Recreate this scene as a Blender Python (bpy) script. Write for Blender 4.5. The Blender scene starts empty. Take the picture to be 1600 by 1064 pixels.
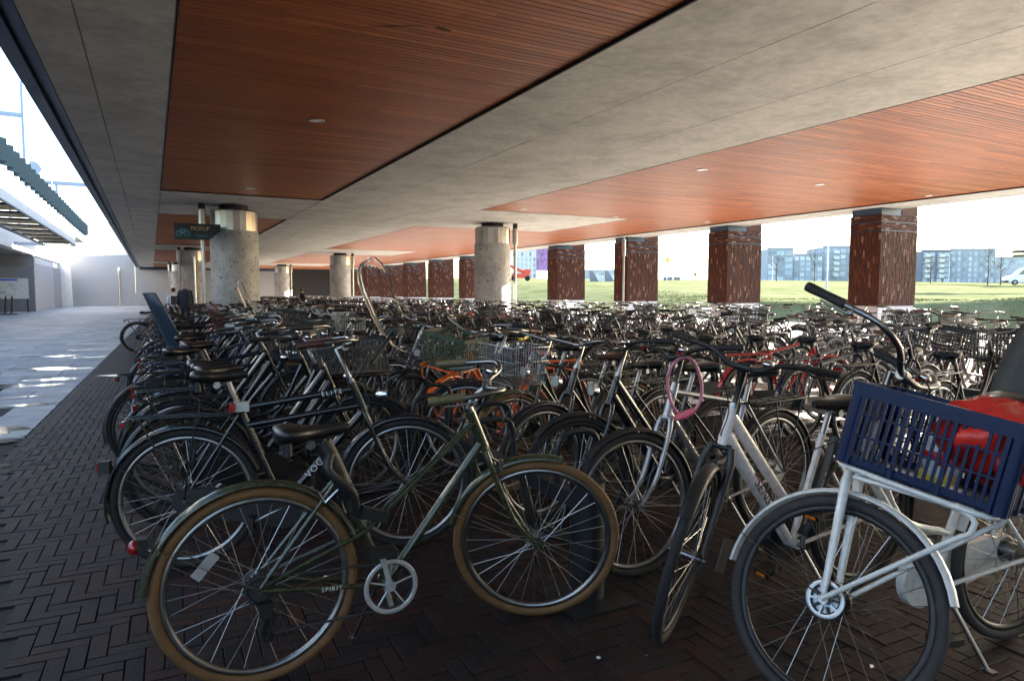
import bpy, math, random
import numpy as np
from mathutils import Matrix, Vector
R=math.radians; PI=math.pi
rnd=random.Random(7)
SC=bpy.context.scene; COL=SC.collection
# ---------------------------------------------------------------- camera
cd=bpy.data.cameras.new('camera'); cam=bpy.data.objects.new('camera',cd); COL.objects.link(cam)
cd.lens=24.0; cd.sensor_width=36.0; cd.clip_start=0.05; cd.clip_end=3000
CAMZ=1.38
cam.location=(0,0,CAMZ); cam.rotation_euler=(R(90-4.02),0,R(-27.8)); SC.camera=cam
cd.dof.use_dof=True; cd.dof.focus_distance=4.2; cd.dof.aperture_fstop=11
# ---------------------------------------------------------------- world, sun, exposure
SUN_AZ=89.6; SUN_EL=14.5
W=bpy.data.worlds.new('World'); SC.world=W; W.use_nodes=True
wn=W.node_tree.nodes; wl=W.node_tree.links
sky=wn.new('ShaderNodeTexSky'); sky.sky_type='NISHITA'; sky.sun_disc=False
sky.sun_elevation=R(SUN_EL); sky.sun_rotation=R(SUN_AZ); sky.air_density=1.0; sky.dust_density=.7; sky.ozone_density=1.6
bg=wn['Background']; bg.inputs['Strength'].default_value=0.08
wl.new(sky.outputs[0],bg.inputs['Color'])
sl=bpy.data.lights.new('sun','SUN'); sl.energy=5.0; sl.angle=R(0.53); sl.color=(1.0,0.93,0.84)
sun=bpy.data.objects.new('sun',sl); COL.objects.link(sun)
sd=Vector((math.sin(R(SUN_AZ))*math.cos(R(SUN_EL)),math.cos(R(SUN_AZ))*math.cos(R(SUN_EL)),math.sin(R(SUN_EL))))
sun.rotation_euler=sd.to_track_quat('Z','Y').to_euler(); sun.location=(60,0,40)
SC.view_settings.view_transform='Standard'; SC.view_settings.look='None'
SC.view_settings.exposure=3.5; SC.view_settings.gamma=1.0; SC.view_settings.use_curve_mapping=False
try:
    SC.cycles.max_bounces=8; SC.cycles.diffuse_bounces=5; SC.cycles.transparent_max_bounces=12
    SC.cycles.sample_clamp_indirect=4.0
except Exception: pass

# ---------------------------------------------------------------- materials
def nd(nt,t,**k):
    n=nt.nodes.new(t)
    for a,b in k.items(): setattr(n,a,b)
    return n
MATS={}
def mat(name,col,rough=.5,metal=0,var=.12,scale=12,bump=0,bscale=60,coat=0,spec=.5,tone=None,stain=None,orand=1.0):
    """noise-varied principled; tone = list of colours picked per piece"""
    if name in MATS: return MATS[name]
    m=bpy.data.materials.new(name); m.use_nodes=True; nt=m.node_tree; b=nt.nodes['Principled BSDF']
    L=nt.links.new
    tc=nd(nt,'ShaderNodeTexCoord')
    n=nd(nt,'ShaderNodeTexNoise'); n.inputs['Scale'].default_value=scale; n.inputs['Detail'].default_value=6; n.inputs['Roughness'].default_value=.6
    geo=nd(nt,'ShaderNodeNewGeometry') if (tone or 'concrete' in name) else None
    L(geo.outputs['Position'] if geo else tc.outputs['Object'],n.inputs['Vector'])
    if tone:
        at=nd(nt,'ShaderNodeAttribute',attribute_name='tone'); oi=nd(nt,'ShaderNodeObjectInfo')
        ad=nd(nt,'ShaderNodeMath',operation='ADD'); om=nd(nt,'ShaderNodeMath',operation='MULTIPLY'); om.inputs[1].default_value=orand; L(oi.outputs['Random'],om.inputs[0]); L(at.outputs['Fac'],ad.inputs[0]); L(om.outputs[0],ad.inputs[1])
        fr=nd(nt,'ShaderNodeMath',operation='FRACT'); L(ad.outputs[0],fr.inputs[0])
        cr=nd(nt,'ShaderNodeValToRGB'); cr.color_ramp.interpolation='LINEAR'
        els=cr.color_ramp.elements
        while len(els)<len(tone): els.new(.5)
        for i,c in enumerate(tone): els[i].position=i/(len(tone)-1); els[i].color=(*c,1)
        L(fr.outputs[0],cr.inputs[0]); base=cr.outputs[0]
    else:
        rgb=nd(nt,'ShaderNodeRGB'); rgb.outputs[0].default_value=(*col,1); base=rgb.outputs[0]
    mr=nd(nt,'ShaderNodeMapRange'); mr.inputs['From Min'].default_value=.3; mr.inputs['From Max'].default_value=.7
    mr.inputs['To Min'].default_value=1-var; mr.inputs['To Max'].default_value=1+var
    L(n.outputs['Fac'],mr.inputs['Value'])
    hs=nd(nt,'ShaderNodeVectorMath',operation='SCALE'); L(base,hs.inputs[0]); L(mr.outputs[0],hs.inputs['Scale'])
    out=hs.outputs[0]
    if stain:
        n2=nd(nt,'ShaderNodeTexNoise'); n2.inputs['Scale'].default_value=stain[0]; n2.inputs['Detail'].default_value=8; n2.inputs['Roughness'].default_value=.65
        L(geo.outputs['Position'] if geo else tc.outputs['Object'],n2.inputs['Vector'])
        r2=nd(nt,'ShaderNodeMapRange'); r2.inputs['From Min'].default_value=.42; r2.inputs['From Max'].default_value=.68
        r2.inputs['To Min'].default_value=1; r2.inputs['To Max'].default_value=stain[1]; L(n2.outputs['Fac'],r2.inputs['Value'])
        h2=nd(nt,'ShaderNodeVectorMath',operation='SCALE'); L(out,h2.inputs[0]); L(r2.outputs[0],h2.inputs['Scale']); out=h2.outputs[0]
    L(out,b.inputs['Base Color'])
    rr=nd(nt,'ShaderNodeMapRange'); rr.inputs['To Min'].default_value=max(.03,rough-.1); rr.inputs['To Max'].default_value=min(1,rough+.12)
    L(n.outputs['Fac'],rr.inputs['Value']); L(rr.outputs[0],b.inputs['Roughness'])
    b.inputs['Metallic'].default_value=metal; b.inputs['Coat Weight'].default_value=coat; b.inputs['Specular IOR Level'].default_value=spec
    if bump:
        bn=nd(nt,'ShaderNodeTexNoise'); bn.inputs['Scale'].default_value=bscale; bn.inputs['Detail'].default_value=5
        L(geo.outputs['Position'] if geo else tc.outputs['Object'],bn.inputs['Vector'])
        bp=nd(nt,'ShaderNodeBump'); bp.inputs['Strength'].default_value=bump; bp.inputs['Distance'].default_value=.01
        L(bn.outputs['Fac'],bp.inputs['Height']); L(bp.outputs[0],b.inputs['Normal'])
    m.diffuse_color=(*col,1); MATS[name]=m; return m
def paint(name,c,rough=.28): return mat(name,c,rough,0,.1,30,coat=.3)
K={}
K['black']=paint('black_paint',(.005,.0055,.0075)); K['blue']=paint('blue_paint',(.008,.02,.075)); K['navy']=paint('navy_paint',(.005,.010,.03))
K['silver']=mat('silver_paint',(.28,.28,.29),.3,.6,.1,30); K['white']=paint('white_paint',(.58,.57,.53)); K['pearl']=paint('pearl_white_paint',(.55,.49,.45))
K['olive']=paint('olive_paint',(.028,.034,.014)); K['orange']=paint('orange_paint',(.75,.13,.02)); K['red']=paint('red_paint',(.45,.02,.02))
K['mint']=paint('mint_paint',(.28,.42,.38)); K['grey']=paint('grey_paint',(.04,.042,.045)); K['maroon']=paint('maroon_paint',(.035,.006,.008)); K['green']=paint('green_paint',(.008,.03,.016))
K['chrome']=mat('chrome',(.5,.5,.5),.16,1,.08,40); K['alloy']=mat('brushed_alloy',(.24,.24,.24),.32,1,.1,30); K['bright']=mat('spoke_steel',(.34,.34,.335),.35,1,.05,40)
K['rubber']=mat('tyre_rubber',(.0075,.007,.007),.8,0,.2,30,.2,150); K['tan']=mat('tan_rubber',(.12,.058,.016),.7,0,.25,18,.2,150); K['greytyre']=mat('dusty_tyre_rubber',(.028,.024,.023),.8,0,.25,25,.2,120)
K['plastic']=mat('black_plastic',(.006,.006,.0065),.5,0,.1,30); K['leather']=mat('black_saddle_vinyl',(.006,.006,.007),.38,0,.15,30,.1,200)
K['brown']=mat('brown_leather',(.05,.016,.009),.45,0,.2,20,.15,150); K['grip']=mat('grip_rubber',(.008,.007,.007),.7,0,.1,60,.3,250); K['olivegrip']=mat('olive_grip_leather',(.10,.08,.03),.5,0,.25,30,.3,120)
K['redlens']=mat('red_reflector',(.25,.006,.006),.15,0,.1,80,coat=.6); K['amber']=mat('amber_reflector',(.7,.2,.02),.2,0,.1,80); K['clearlens']=mat('clear_reflector',(.4,.4,.39),.2,.3,.1,100)
K['pink']=mat('pink_cable_sheath',(.42,.13,.20),.3,0,.06,30,coat=.5); K['pinklock']=mat('pink_lock_body',(.65,.12,.16),.3,0,.1,30)
K['crateblue']=mat('blue_crate_plastic',(.003,.011,.045),.42,0,.12,8,.05,40,spec=.25); K['crateblack']=mat('black_crate_plastic',(.02,.02,.022),.5,0,.1,10); K['crategreen']=mat('green_crate_plastic',(.03,.05,.03),.5,0,.1,10)
K['seatblue']=mat('child_seat_slate_plastic',(.018,.032,.055),.5,0,.1,10); K['seatbrown']=mat('child_seat_brown_plastic',(.06,.02,.015),.5,0,.1,10); K['seatgrey']=mat('child_seat_grey_plastic',(.04,.04,.036),.5,0,.1,10,.1,60)
K['redbag']=mat('red_plastic_bag',(.5,.02,.012),.42,0,.2,8,.6,14); K['paper']=mat('white_plastic_film',(.7,.7,.68),.4,0,.1,8,.3,20); K['yellow']=mat('yellow_plastic',(.6,.42,.03),.4,0,.1,10); K['basketgrey']=mat('pale_basket_plastic',(.3,.28,.27),.5,0,.1,10)
K['concrete']=mat('soffit_concrete',(.50,.475,.43),.8,0,.14,7,.3,45,stain=(1.3,.72)); K['concretedark']=mat('edge_concrete',(.22,.22,.22),.8,0,.2,1.3,.15,30,stain=(.8,.7))
K['steelblue']=mat('dark_blue_steel',(.035,.055,.09),.45,.3,.15,3); K['blacksteel']=mat('rack_black_steel',(.012,.013,.015),.42,.2,.2,8); K['stainless']=mat('stainless_sheet',(.45,.44,.43),.3,1,.1,5)
K['timber']=mat('cedar_plank',(.3,.1,.04),.42,0,.16,3,.1,60,tone=[(.26,.070,.018),(.34,.098,.026),(.29,.080,.021),(.42,.135,.042),(.32,.090,.024),(.21,.055,.014)],stain=(.4,.85))
K['clinker']=mat('clinker_brick',(.06,.04,.04),.62,0,.3,6,.35,90,spec=.22,tone=[(.0125,.010,.010),(.021,.0115,.010),(.014,.012,.013),(.031,.0115,.008),(.0165,.013,.013),(.025,.011,.009),(.0115,.011,.0125)],stain=(1.3,.6))
K['slab']=mat('paving_slab',(.2,.2,.21),.7,0,.22,4,.3,70,tone=[(.27,.28,.31),(.38,.39,.42),(.33,.34,.37),(.43,.435,.45),(.30,.31,.34)],stain=(.9,.72))
K['joint']=mat('joint_sand',(.02,.018,.017),.9,0,.3,20); K['facing']=mat('pillar_brick',(.08,.04,.035),.65,0,.15,20,.2,60,spec=.2,tone=[(.045,.015,.008),(.068,.021,.009),(.038,.013,.012),(.095,.029,.010),(.048,.015,.015),(.040,.013,.007),(.056,.018,.012),(.24,.14,.10),(.032,.010,.012)],orand=0.0)
K['plinth']=mat('pillar_plinth_stone',(.42,.43,.46),.7,0,.12,3,.1,40); K['wallpanel']=mat('precast_wall',(.30,.31,.335),.85,0,.2,30,.5,60); K['whiteconc']=mat('white_concrete',(.62,.61,.59),.7,0,.1,2,.1,30)
K['skin']=mat('skin',(.45,.26,.19),.5,0,.05,20); K['hair']=mat('brown_hair',(.035,.018,.01),.6,0,.3,60); K['greyhair']=mat('grey_hair',(.3,.24,.2),.6,0,.2,60)
K['navycloth']=mat('navy_cloth',(.012,.016,.035),.85,0,.2,15); K['palecloth']=mat('pale_jacket_cloth',(.55,.6,.68),.8,0,.15,15); K['darkcloth']=mat('dark_cloth',(.03,.028,.028),.85,0,.2,15)
K['carwhite']=paint('van_white',(.75,.76,.78)); K['paleglass']=mat('pale_window_glass',(.50,.62,.70),.2,0,.1,1,tone=[(.50,.60,.66),(.32,.42,.50),(.62,.68,.70),(.16,.20,.26),(.45,.55,.62)])  # pale glass tones, picked at random per window
K['glassdark']=mat('dark_window_glass',(.05,.08,.11),.06,0,.1,5,spec=.8); K['towerblue']=mat('facade_grey_blue',(.33,.36,.42),.8,0,.1,.5); K['facadepale']=mat('facade_pale',(.42,.45,.5),.8,0,.1,.4)
K['facadedark']=mat('facade_dark_brick',(.19,.20,.24),.85,0,.1,.5); K['cranered']=paint('lift_red_paint',(.6,.03,.02)); K['bark']=mat('bark',(.06,.05,.04),.9,0,.3,10); K['purple']=mat('purple_banner',(.30,.16,.36),.7,0,.5,.8)
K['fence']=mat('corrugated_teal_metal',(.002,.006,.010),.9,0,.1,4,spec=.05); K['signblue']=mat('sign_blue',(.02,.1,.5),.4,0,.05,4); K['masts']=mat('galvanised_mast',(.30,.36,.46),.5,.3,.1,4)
K['asphalt']=mat('asphalt',(.04,.04,.042),.95,0,.15,3,.2,40,spec=.1); K['path']=mat('pale_path_slabs',(.45,.425,.39),.8,0,.12,2,.15,30)
K['signdark']=mat('sign_dark_green',(.008,.022,.028),.4,0,.05,4); K['signgold']=mat('sign_gold_letter',(.45,.34,.16),.5,0,.05,4); K['signteal']=mat('sign_teal_icon',(.05,.25,.38),.5,0,.05,4)
K['decal']=mat('grey_decal',(.6,.6,.6),.45,0,.05,30); K['decaldark']=mat('dark_decal',(.03,.025,.025),.4,0,.05,30); K['decalred']=mat('red_decal',(.35,.02,.02),.4,0,.05,30)
K['lens']=mat('lamp_glass',(.85,.85,.85),.25,0,.05,10); K['glassroof']=mat('frosted_canopy_panel',(.55,.52,.42),.4,0,.1,3); K['mapwhite']=mat('map_board_print',(.6,.62,.6),.4,0,.12,6); K['gable']=mat('station_grey_render',(.20,.21,.23),.85,0,.1,2,.1,40)
# glass (clear plastic)
def clear_mat():
    m=bpy.data.materials.new('clear_acrylic'); m.use_nodes=True; nt=m.node_tree; b=nt.nodes['Principled BSDF']
    b.inputs['Base Color'].default_value=(.93,.94,.95,1); b.inputs['Roughness'].default_value=.02; b.inputs['Transmission Weight'].default_value=1; b.inputs['IOR'].default_value=1.16
    return m
K['clear']=clear_mat()
def trans_mat():
    m=bpy.data.materials.new('translucent_roof_sheet'); m.use_nodes=True; nt=m.node_tree; b=nt.nodes['Principled BSDF']; o=nt.nodes['Material Output']
    t=nd(nt,'ShaderNodeBsdfTranslucent'); t.inputs['Color'].default_value=(.42,.40,.33,1); b.inputs['Base Color'].default_value=(.5,.48,.4,1); b.inputs['Roughness'].default_value=.6
    mx=nd(nt,'ShaderNodeMixShader'); mx.inputs[0].default_value=.7; nt.links.new(b.outputs[0],mx.inputs[1]); nt.links.new(t.outputs[0],mx.inputs[2]); nt.links.new(mx.outputs[0],o.inputs['Surface']); return m
K['roofsheet']=trans_mat()
def water_mat():
    m=bpy.data.materials.new('puddle_water'); m.use_nodes=True; nt=m.node_tree; b=nt.nodes['Principled BSDF']
    b.inputs['Base Color'].default_value=(.03,.035,.04,1); b.inputs['Roughness'].default_value=.05; b.inputs['IOR'].default_value=1.33; b.inputs['Specular IOR Level'].default_value=1.0
    return m
K['water']=water_mat()
def terrazzo():
    m=bpy.data.materials.new('speckled_terrazzo'); m.use_nodes=True; nt=m.node_tree; b=nt.nodes['Principled BSDF']; L=nt.links.new
    tc=nd(nt,'ShaderNodeTexCoord')
    n=nd(nt,'ShaderNodeTexNoise'); n.inputs['Scale'].default_value=2.2; n.inputs['Detail'].default_value=6; L(tc.outputs['Object'],n.inputs['Vector'])
    c=nd(nt,'ShaderNodeValToRGB'); c.color_ramp.elements[0].color=(.25,.245,.245,1); c.color_ramp.elements[1].color=(.40,.39,.385,1); c.color_ramp.elements[0].position=.35;c.color_ramp.elements[1].position=.65
    L(n.outputs['Fac'],c.inputs[0]); cur=c.outputs[0]
    for sc,th,colr in ((11,.19,(.03,.025,.022,1)),(24,.20,(.12,.085,.07,1)),(34,.2,(.45,.42,.4,1))):
        v=nd(nt,'ShaderNodeTexVoronoi'); v.inputs['Scale'].default_value=sc; L(tc.outputs['Object'],v.inputs['Vector'])
        sep=nd(nt,'ShaderNodeSeparateColor'); L(v.outputs['Color'],sep.inputs[0])
        mu=nd(nt,'ShaderNodeMath',operation='MULTIPLY'); mu.inputs[1].default_value=th*1.6; L(sep.outputs[0],mu.inputs[0])
        lt=nd(nt,'ShaderNodeMath',operation='LESS_THAN'); L(v.outputs['Distance'],lt.inputs[0]); L(mu.outputs[0],lt.inputs[1])
        mx=nd(nt,'ShaderNodeMix',data_type='RGBA'); L(lt.outputs[0],mx.inputs['Factor']); L(cur,mx.inputs['A']); mx.inputs['B'].default_value=colr; cur=mx.outputs['Result']
    L(cur,b.inputs['Base Color']); b.inputs['Roughness'].default_value=.55
    return m
K['terrazzo']=terrazzo()
def grassmat():
    m=bpy.data.materials.new('winter_grass_soil'); m.use_nodes=True; nt=m.node_tree; b=nt.nodes['Principled BSDF']; L=nt.links.new
    g=nd(nt,'ShaderNodeNewGeometry')
    n=nd(nt,'ShaderNodeTexNoise'); n.inputs['Scale'].default_value=.35; n.inputs['Detail'].default_value=10; n.inputs['Roughness'].default_value=.7; L(g.outputs['Position'],n.inputs['Vector'])
    c=nd(nt,'ShaderNodeValToRGB'); e=c.color_ramp.elements; e[0].position=.35; e[0].color=(.11,.125,.055,1); e[1].position=.62; e[1].color=(.22,.225,.12,1)
    e2=e.new(.7); e2.color=(.27,.25,.15,1)
    L(n.outputs['Fac'],c.inputs[0]); L(c.outputs[0],b.inputs['Base Color']); b.inputs['Roughness'].default_value=1; b.inputs['Specular IOR Level'].default_value=0
    n2=nd(nt,'ShaderNodeTexNoise'); n2.inputs['Scale'].default_value=6; n2.inputs['Detail'].default_value=6; L(g.outputs['Position'],n2.inputs['Vector'])
    bp=nd(nt,'ShaderNodeBump'); bp.inputs['Strength'].default_value=.6; bp.inputs['Distance'].default_value=.1; L(n2.outputs['Fac'],bp.inputs['Height']); L(bp.outputs[0],b.inputs['Normal'])
    return m
K['grass']=grassmat()
def farbrick():
    m=bpy.data.materials.new('clinker_field'); m.use_nodes=True; nt=m.node_tree; b=nt.nodes['Principled BSDF']; L=nt.links.new
    tc=nd(nt,'ShaderNodeTexCoord')
    br=nd(nt,'ShaderNodeTexBrick'); br.inputs['Color1'].default_value=(.017,.0145,.015,1); br.inputs['Color2'].default_value=(.026,.015,.0135,1); br.inputs['Mortar'].default_value=(.02,.018,.018,1)
    br.inputs['Scale'].default_value=1; br.inputs['Brick Width'].default_value=.2; br.inputs['Row Height'].default_value=.067; br.inputs['Mortar Size'].default_value=.004
    L(tc.outputs['Object'],br.inputs['Vector']); 
    n=nd(nt,'ShaderNodeTexNoise'); n.inputs['Scale'].default_value=1.2; n.inputs['Detail'].default_value=7; L(tc.outputs['Object'],n.inputs['Vector'])
    mr=nd(nt,'ShaderNodeMapRange'); mr.inputs['To Min'].default_value=.6; mr.inputs['To Max'].default_value=1.4; L(n.outputs['Fac'],mr.inputs['Value'])
    s=nd(nt,'ShaderNodeVectorMath',operation='SCALE'); L(br.outputs['Color'],s.inputs[0]); L(mr.outputs[0],s.inputs['Scale']); L(s.outputs[0],b.inputs['Base Color'])
    b.inputs['Roughness'].default_value=.7; b.inputs['Specular IOR Level'].default_value=.22
    bp=nd(nt,'ShaderNodeBump'); bp.inputs['Strength'].default_value=.4; bp.inputs['Distance'].default_value=.004; L(br.outputs['Fac'],bp.inputs['Height']); bp.invert=True; L(bp.outputs[0],b.inputs['Normal'])
    return m
K['farbrick']=farbrick()

# ---------------------------------------------------------------- mesh builder
def catmull(pts,n=5):
    p=[Vector(q) for q in pts]; out=[]
    for i in range(len(p)-1):
        a=p[i-1] if i>0 else p[0]*2-p[1]; b=p[i]; c=p[i+1]; d=p[i+2] if i+2<len(p) else p[-1]*2-p[-2]
        for k in range(n):
            t=k/n
            out.append(.5*((2*b)+(c-a)*t+(2*a-5*b+4*c-d)*t*t+(3*b-a-3*c+d)*t**3))
    out.append(p[-1]); return out
class MB:
    def __init__(s): s.v=[]; s.f=[]; s.mi=[]; s.sm=[]; s.mats=[]; s.tone=[]; s.t=0.0
    def m(s,k):
        M=K[k] if isinstance(k,str) else k
        if M not in s.mats: s.mats.append(M)
        s.c=s.mats.index(M); return s
    def add(s,vs,fs,smooth=False):
        b=len(s.v); s.v+= [tuple(v) for v in vs]
        for f in fs: s.f.append(tuple(i+b for i in f)); s.mi.append(s.c); s.sm.append(smooth); s.tone.append(s.t)
        return s
    def box(s,c,d,rot=None):
        x,y,z=d[0]/2,d[1]/2,d[2]/2
        vs=[Vector((i*x,j*y,k*z)) for i in(-1,1) for j in(-1,1) for k in(-1,1)]
        if rot is not None: vs=[rot@v for v in vs]
        c=Vector(c); vs=[v+c for v in vs]
        return s.add(vs,[(0,1,3,2),(4,6,7,5),(0,4,5,1),(2,3,7,6),(0,2,6,4),(1,5,7,3)])
    def bx(s,x0,x1,y0,y1,z0,z1): return s.box(((x0+x1)/2,(y0+y1)/2,(z0+z1)/2),(x1-x0,y1-y0,z1-z0))
    def tube(s,pts,r,n=8,cap=True,closed=False,flat=1.0):
        p=[Vector(q) for q in pts]; N=len(p)
        rr=r if isinstance(r,(list,tuple)) else [r]*N
        if len(rr)!=N: rr=[rr[0]+(rr[-1]-rr[0])*i/(N-1) for i in range(N)]
        vs=[]; up=None
        for i in range(N):
            if closed: t=(p[(i+1)%N]-p[i-1])
            else: t=(p[min(i+1,N-1)]-p[max(i-1,0)])
            t=t.normalized() if t.length>1e-9 else Vector((0,0,1))
            if up is None:
                a=Vector((0,1,0)) if abs(t.y)<.9 else Vector((1,0,0)); up=(a-t*a.dot(t)).normalized()
            else:
                u=up-t*up.dot(t); up=u.normalized() if u.length>1e-6 else up
            w=t.cross(up)
            for k in range(n):
                a=2*PI*k/n; vs.append(p[i]+(up*math.cos(a)+w*math.sin(a)*flat)*rr[i])
        fs=[]
        for i in range(N if closed else N-1):
            j=(i+1)%N
            for k in range(n):
                l=(k+1)%n; fs.append((i*n+k,i*n+l,j*n+l,j*n+k))
        s.add(vs,fs,n>4)
        if cap and not closed:
            s.add([vs[k] for k in range(n)],[tuple(range(n-1,-1,-1))]); s.add([vs[(N-1)*n+k] for k in range(n)],[tuple(range(n))])
        return s
    def rod(s,a,b,r,n=8,r2=None): return s.tube([a,b],[r,r if r2 is None else r2],n)
    def torus(s,c,Rr,r,n=40,k=8,axis='y',ry=None):
        ry=ry or r; vs=[];fs=[]
        for i in range(n):
            a=2*PI*i/n
            for j in range(k):
                b=2*PI*j/k; q=Rr+r*math.cos(b); h=ry*math.sin(b)
                if axis=='y': vs.append((c[0]+q*math.cos(a),c[1]+h,c[2]+q*math.sin(a)))
                elif axis=='z': vs.append((c[0]+q*math.cos(a),c[1]+q*math.sin(a),c[2]+h))
                else: vs.append((c[0]+h,c[1]+q*math.cos(a),c[2]+q*math.sin(a)))
        for i in range(n):
            for j in range(k):
                fs.append((i*k+j,i*k+(j+1)%k,((i+1)%n)*k+(j+1)%k,((i+1)%n)*k+j))
        return s.add(vs,fs,True)
    def loft(s,rings,smooth=True,cap=True,closed=True):
        n=len(rings[0]); vs=[v for r in rings for v in r]; fs=[]
        for i in range(len(rings)-1):
            for k in range(n if closed else n-1):
                l=(k+1)%n; fs.append((i*n+k,i*n+l,(i+1)*n+l,(i+1)*n+k))
        s.add(vs,fs,smooth)
        if cap and closed: s.add(rings[0],[tuple(range(n-1,-1,-1))],smooth); s.add(rings[-1],[tuple(range(n))],smooth)
        return s
    def ball(s,c,r,n=10,m=6):
        if not isinstance(r,(tuple,list)): r=(r,r,r)
        rings=[]
        for i in range(m+1):
            a=-PI/2+PI*i/m; q=max(math.cos(a),.02)
            rings.append([(c[0]+r[0]*q*math.cos(2*PI*k/n),c[1]+r[1]*q*math.sin(2*PI*k/n),c[2]+r[2]*math.sin(a)) for k in range(n)])
        return s.loft(rings)
    def disc(s,c,r,h,n=20,axis='y'):
        d={'x':(1,0,0),'y':(0,1,0),'z':(0,0,1)}[axis]; c=Vector(c); d=Vector(d)*h/2
        return s.rod(c-d,c+d,r,n)
    def mesh(s,name):
        me=bpy.data.meshes.new(name); me.from_pydata(s.v,[],s.f)
        for M in s.mats: me.materials.append(M)
        me.polygons.foreach_set('material_index',s.mi); me.polygons.foreach_set('use_smooth',s.sm)
        if any(s.tone):
            a=me.attributes.new('tone','FLOAT','FACE'); a.data.foreach_set('value',s.tone)
        me.update(); return me
def link(name,me,parent=None,mtx=None,**p):
    o=bpy.data.objects.new(name,me); COL.objects.link(o)
    if parent is not None: o.parent=parent
    if mtx is not None: o.matrix_local=mtx
    for a,b in p.items(): o[a]=b
    return o
def obj(name,mb,parent=None,mtx=None,**p): return link(name,mb.mesh(name),parent,mtx,**p)
def thing(name,label,cat,loc=(0,0,0),rz=0,group=None):
    o=bpy.data.objects.new(name,None); o.empty_display_size=.2; COL.objects.link(o); o.location=loc; o.rotation_euler=(0,0,rz)
    o['label']=label; o['category']=cat
    if group: o['group']=group
    return o
def struct(name,mb,**p): return obj(name,mb,None,None,kind='structure',**p)
def T(*a): return Matrix.Translation(Vector(a))
def Rx(a): return Matrix.Rotation(a,4,'X')
def Ry(a): return Matrix.Rotation(a,4,'Y')
def Rz(a): return Matrix.Rotation(a,4,'Z')
def text(name,body,size,material,parent,mtx,extrude=.0006,space=1.0,shear=0):
    cu=bpy.data.curves.new(name,'FONT'); cu.body=body; cu.size=size; cu.extrude=extrude; cu.space_character=space; cu.shear=shear
    cu.align_x='CENTER'; cu.align_y='CENTER'; cu.resolution_u=2
    to=bpy.data.objects.new('tmp',cu); COL.objects.link(to)
    dg=bpy.context.evaluated_depsgraph_get(); me=bpy.data.meshes.new_from_object(to.evaluated_get(dg)); bpy.data.objects.remove(to)
    me.materials.clear(); me.materials.append(K[material]); me.name=name
    return link(name,me,parent,mtx)
FWD=Vector((math.sin(R(27.8)),math.cos(R(27.8)),0)); RGT=Vector((math.cos(R(27.8)),-math.sin(R(27.8)),0))
def pix(X,Y,z=1.0):
    d=X*FWD.x+Y*FWD.y
    return (800+1067*(X*RGT.x+Y*RGT.y)/max(d,.01), 457+1067*(CAMZ-z)/max(d,.01), d)

# ================================================================= GROUND
ROT=-.0245
def herring(x0,x1,y0,y1,W_=.0667,n=3):
    out=[]
    i0=int(x0/W_)-8; i1=int(x1/W_)+8; j0=int(y0/W_)-8; j1=int(y1/W_)+8
    for j in range(j0,j1):
        for i in range(i0,i1):
            if (i-j)%(2*n)==0:
                out.append(((i+n/2)*W_,(j+.5)*W_,0))
            if (j-i)%(2*n)==1:      # vertical brick start row j = i-2n+1
                out.append(((i+.5)*W_,(j+n/2)*W_,1))
    return [b for b in out if x0<b[0]<x1 and y0<b[1]<y1]
def brick_shape(mb,cx,cy,vert,z=0,tilt=(0,0),L=.2,Wd=.0667,clip=None):
    g=.0022; a,b=(L/2-g,Wd/2-g) if not vert else (Wd/2-g,L/2-g); c=.0022
    tx,ty=tilt
    def zz(x,y): return z+tx*x+ty*y
    vs=[(cx+i,cy+j,zz(i,j)) for i,j in((-a+c,-b+c),(a-c,-b+c),(a-c,b-c),(-a+c,b-c))]
    vs+=[(cx+i,cy+j,zz(i,j)-.0022) for i,j in((-a,-b),(a,-b),(a,b),(-a,b))]
    vs+=[(cx+i,cy+j,-.03) for i,j in((-a,-b),(a,-b),(a,b),(-a,b))]
    fs=[(0,1,2,3)]+[(4+k,4+(k+1)%4,(k+1)%4,k) for k in range(4)]+[(8+k,8+(k+1)%4,4+(k+1)%4,4+k) for k in range(4)]
    if clip is not None: vs=[(max(v[0],clip),v[1],v[2]) for v in vs]
    mb.add(vs,fs)
EDGE=-1.30
fl=MB().m('joint'); fl.add([(EDGE,-45,-.012),(6.2,-45,-.012),(6.2,13.4,-.012),(EDGE,13.4,-.012)],[(0,1,2,3)])
fl.m('farbrick'); fl.add([(EDGE,13.4,0),(6.2,13.4,0),(6.2,90,0),(EDGE,90,0)],[(0,1,2,3)]); fl.m('path'); fl.add([(6.2,-45,-.006),(30,-45,-.006),(30,90,-.006),(6.2,90,-.006)],[(0,1,2,3)])
floor=struct('brick_floor',fl); floor.rotation_euler=(0,0,ROT)
bs=herring(EDGE,6.2,.6,13.4)
def vis(b):
    u,v,d=pix(b[0],b[1],0); return d>1.6 and -60<u<1680
bs=[b for b in bs if vis(b)]
CLIPX=EDGE+.104
for j in range(0,66): bs.append((EDGE+.036,j*.2+.7,1)); bs.append((EDGE+.036+.0667-.002,j*.2+.6,1))
bs=[b for b in bs if b[0]<CLIPX-.03 and b[2]==1 and abs(b[0]-EDGE-.036)<.08 or b[0]+(.1 if b[2]==0 else .034)>CLIPX+.02]
bs.sort(key=lambda b:(b[0]*FWD.x+b[1]*FWD.y if pix(b[0],b[1],0)[1]<1120 else 99))
bm_=[]
for v in(0,1):
    mb=MB().m('clinker'); brick_shape(mb,0,0,v); bm_.append(mb.mesh('brick'))
for b in bs[:300]:
    o=link('brick',bm_[b[2]],floor,T(b[0],b[1],rnd.gauss(0,.0012))@Rx(rnd.gauss(0,.01))@Ry(rnd.gauss(0,.008)))
mb=MB().m('clinker')
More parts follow.
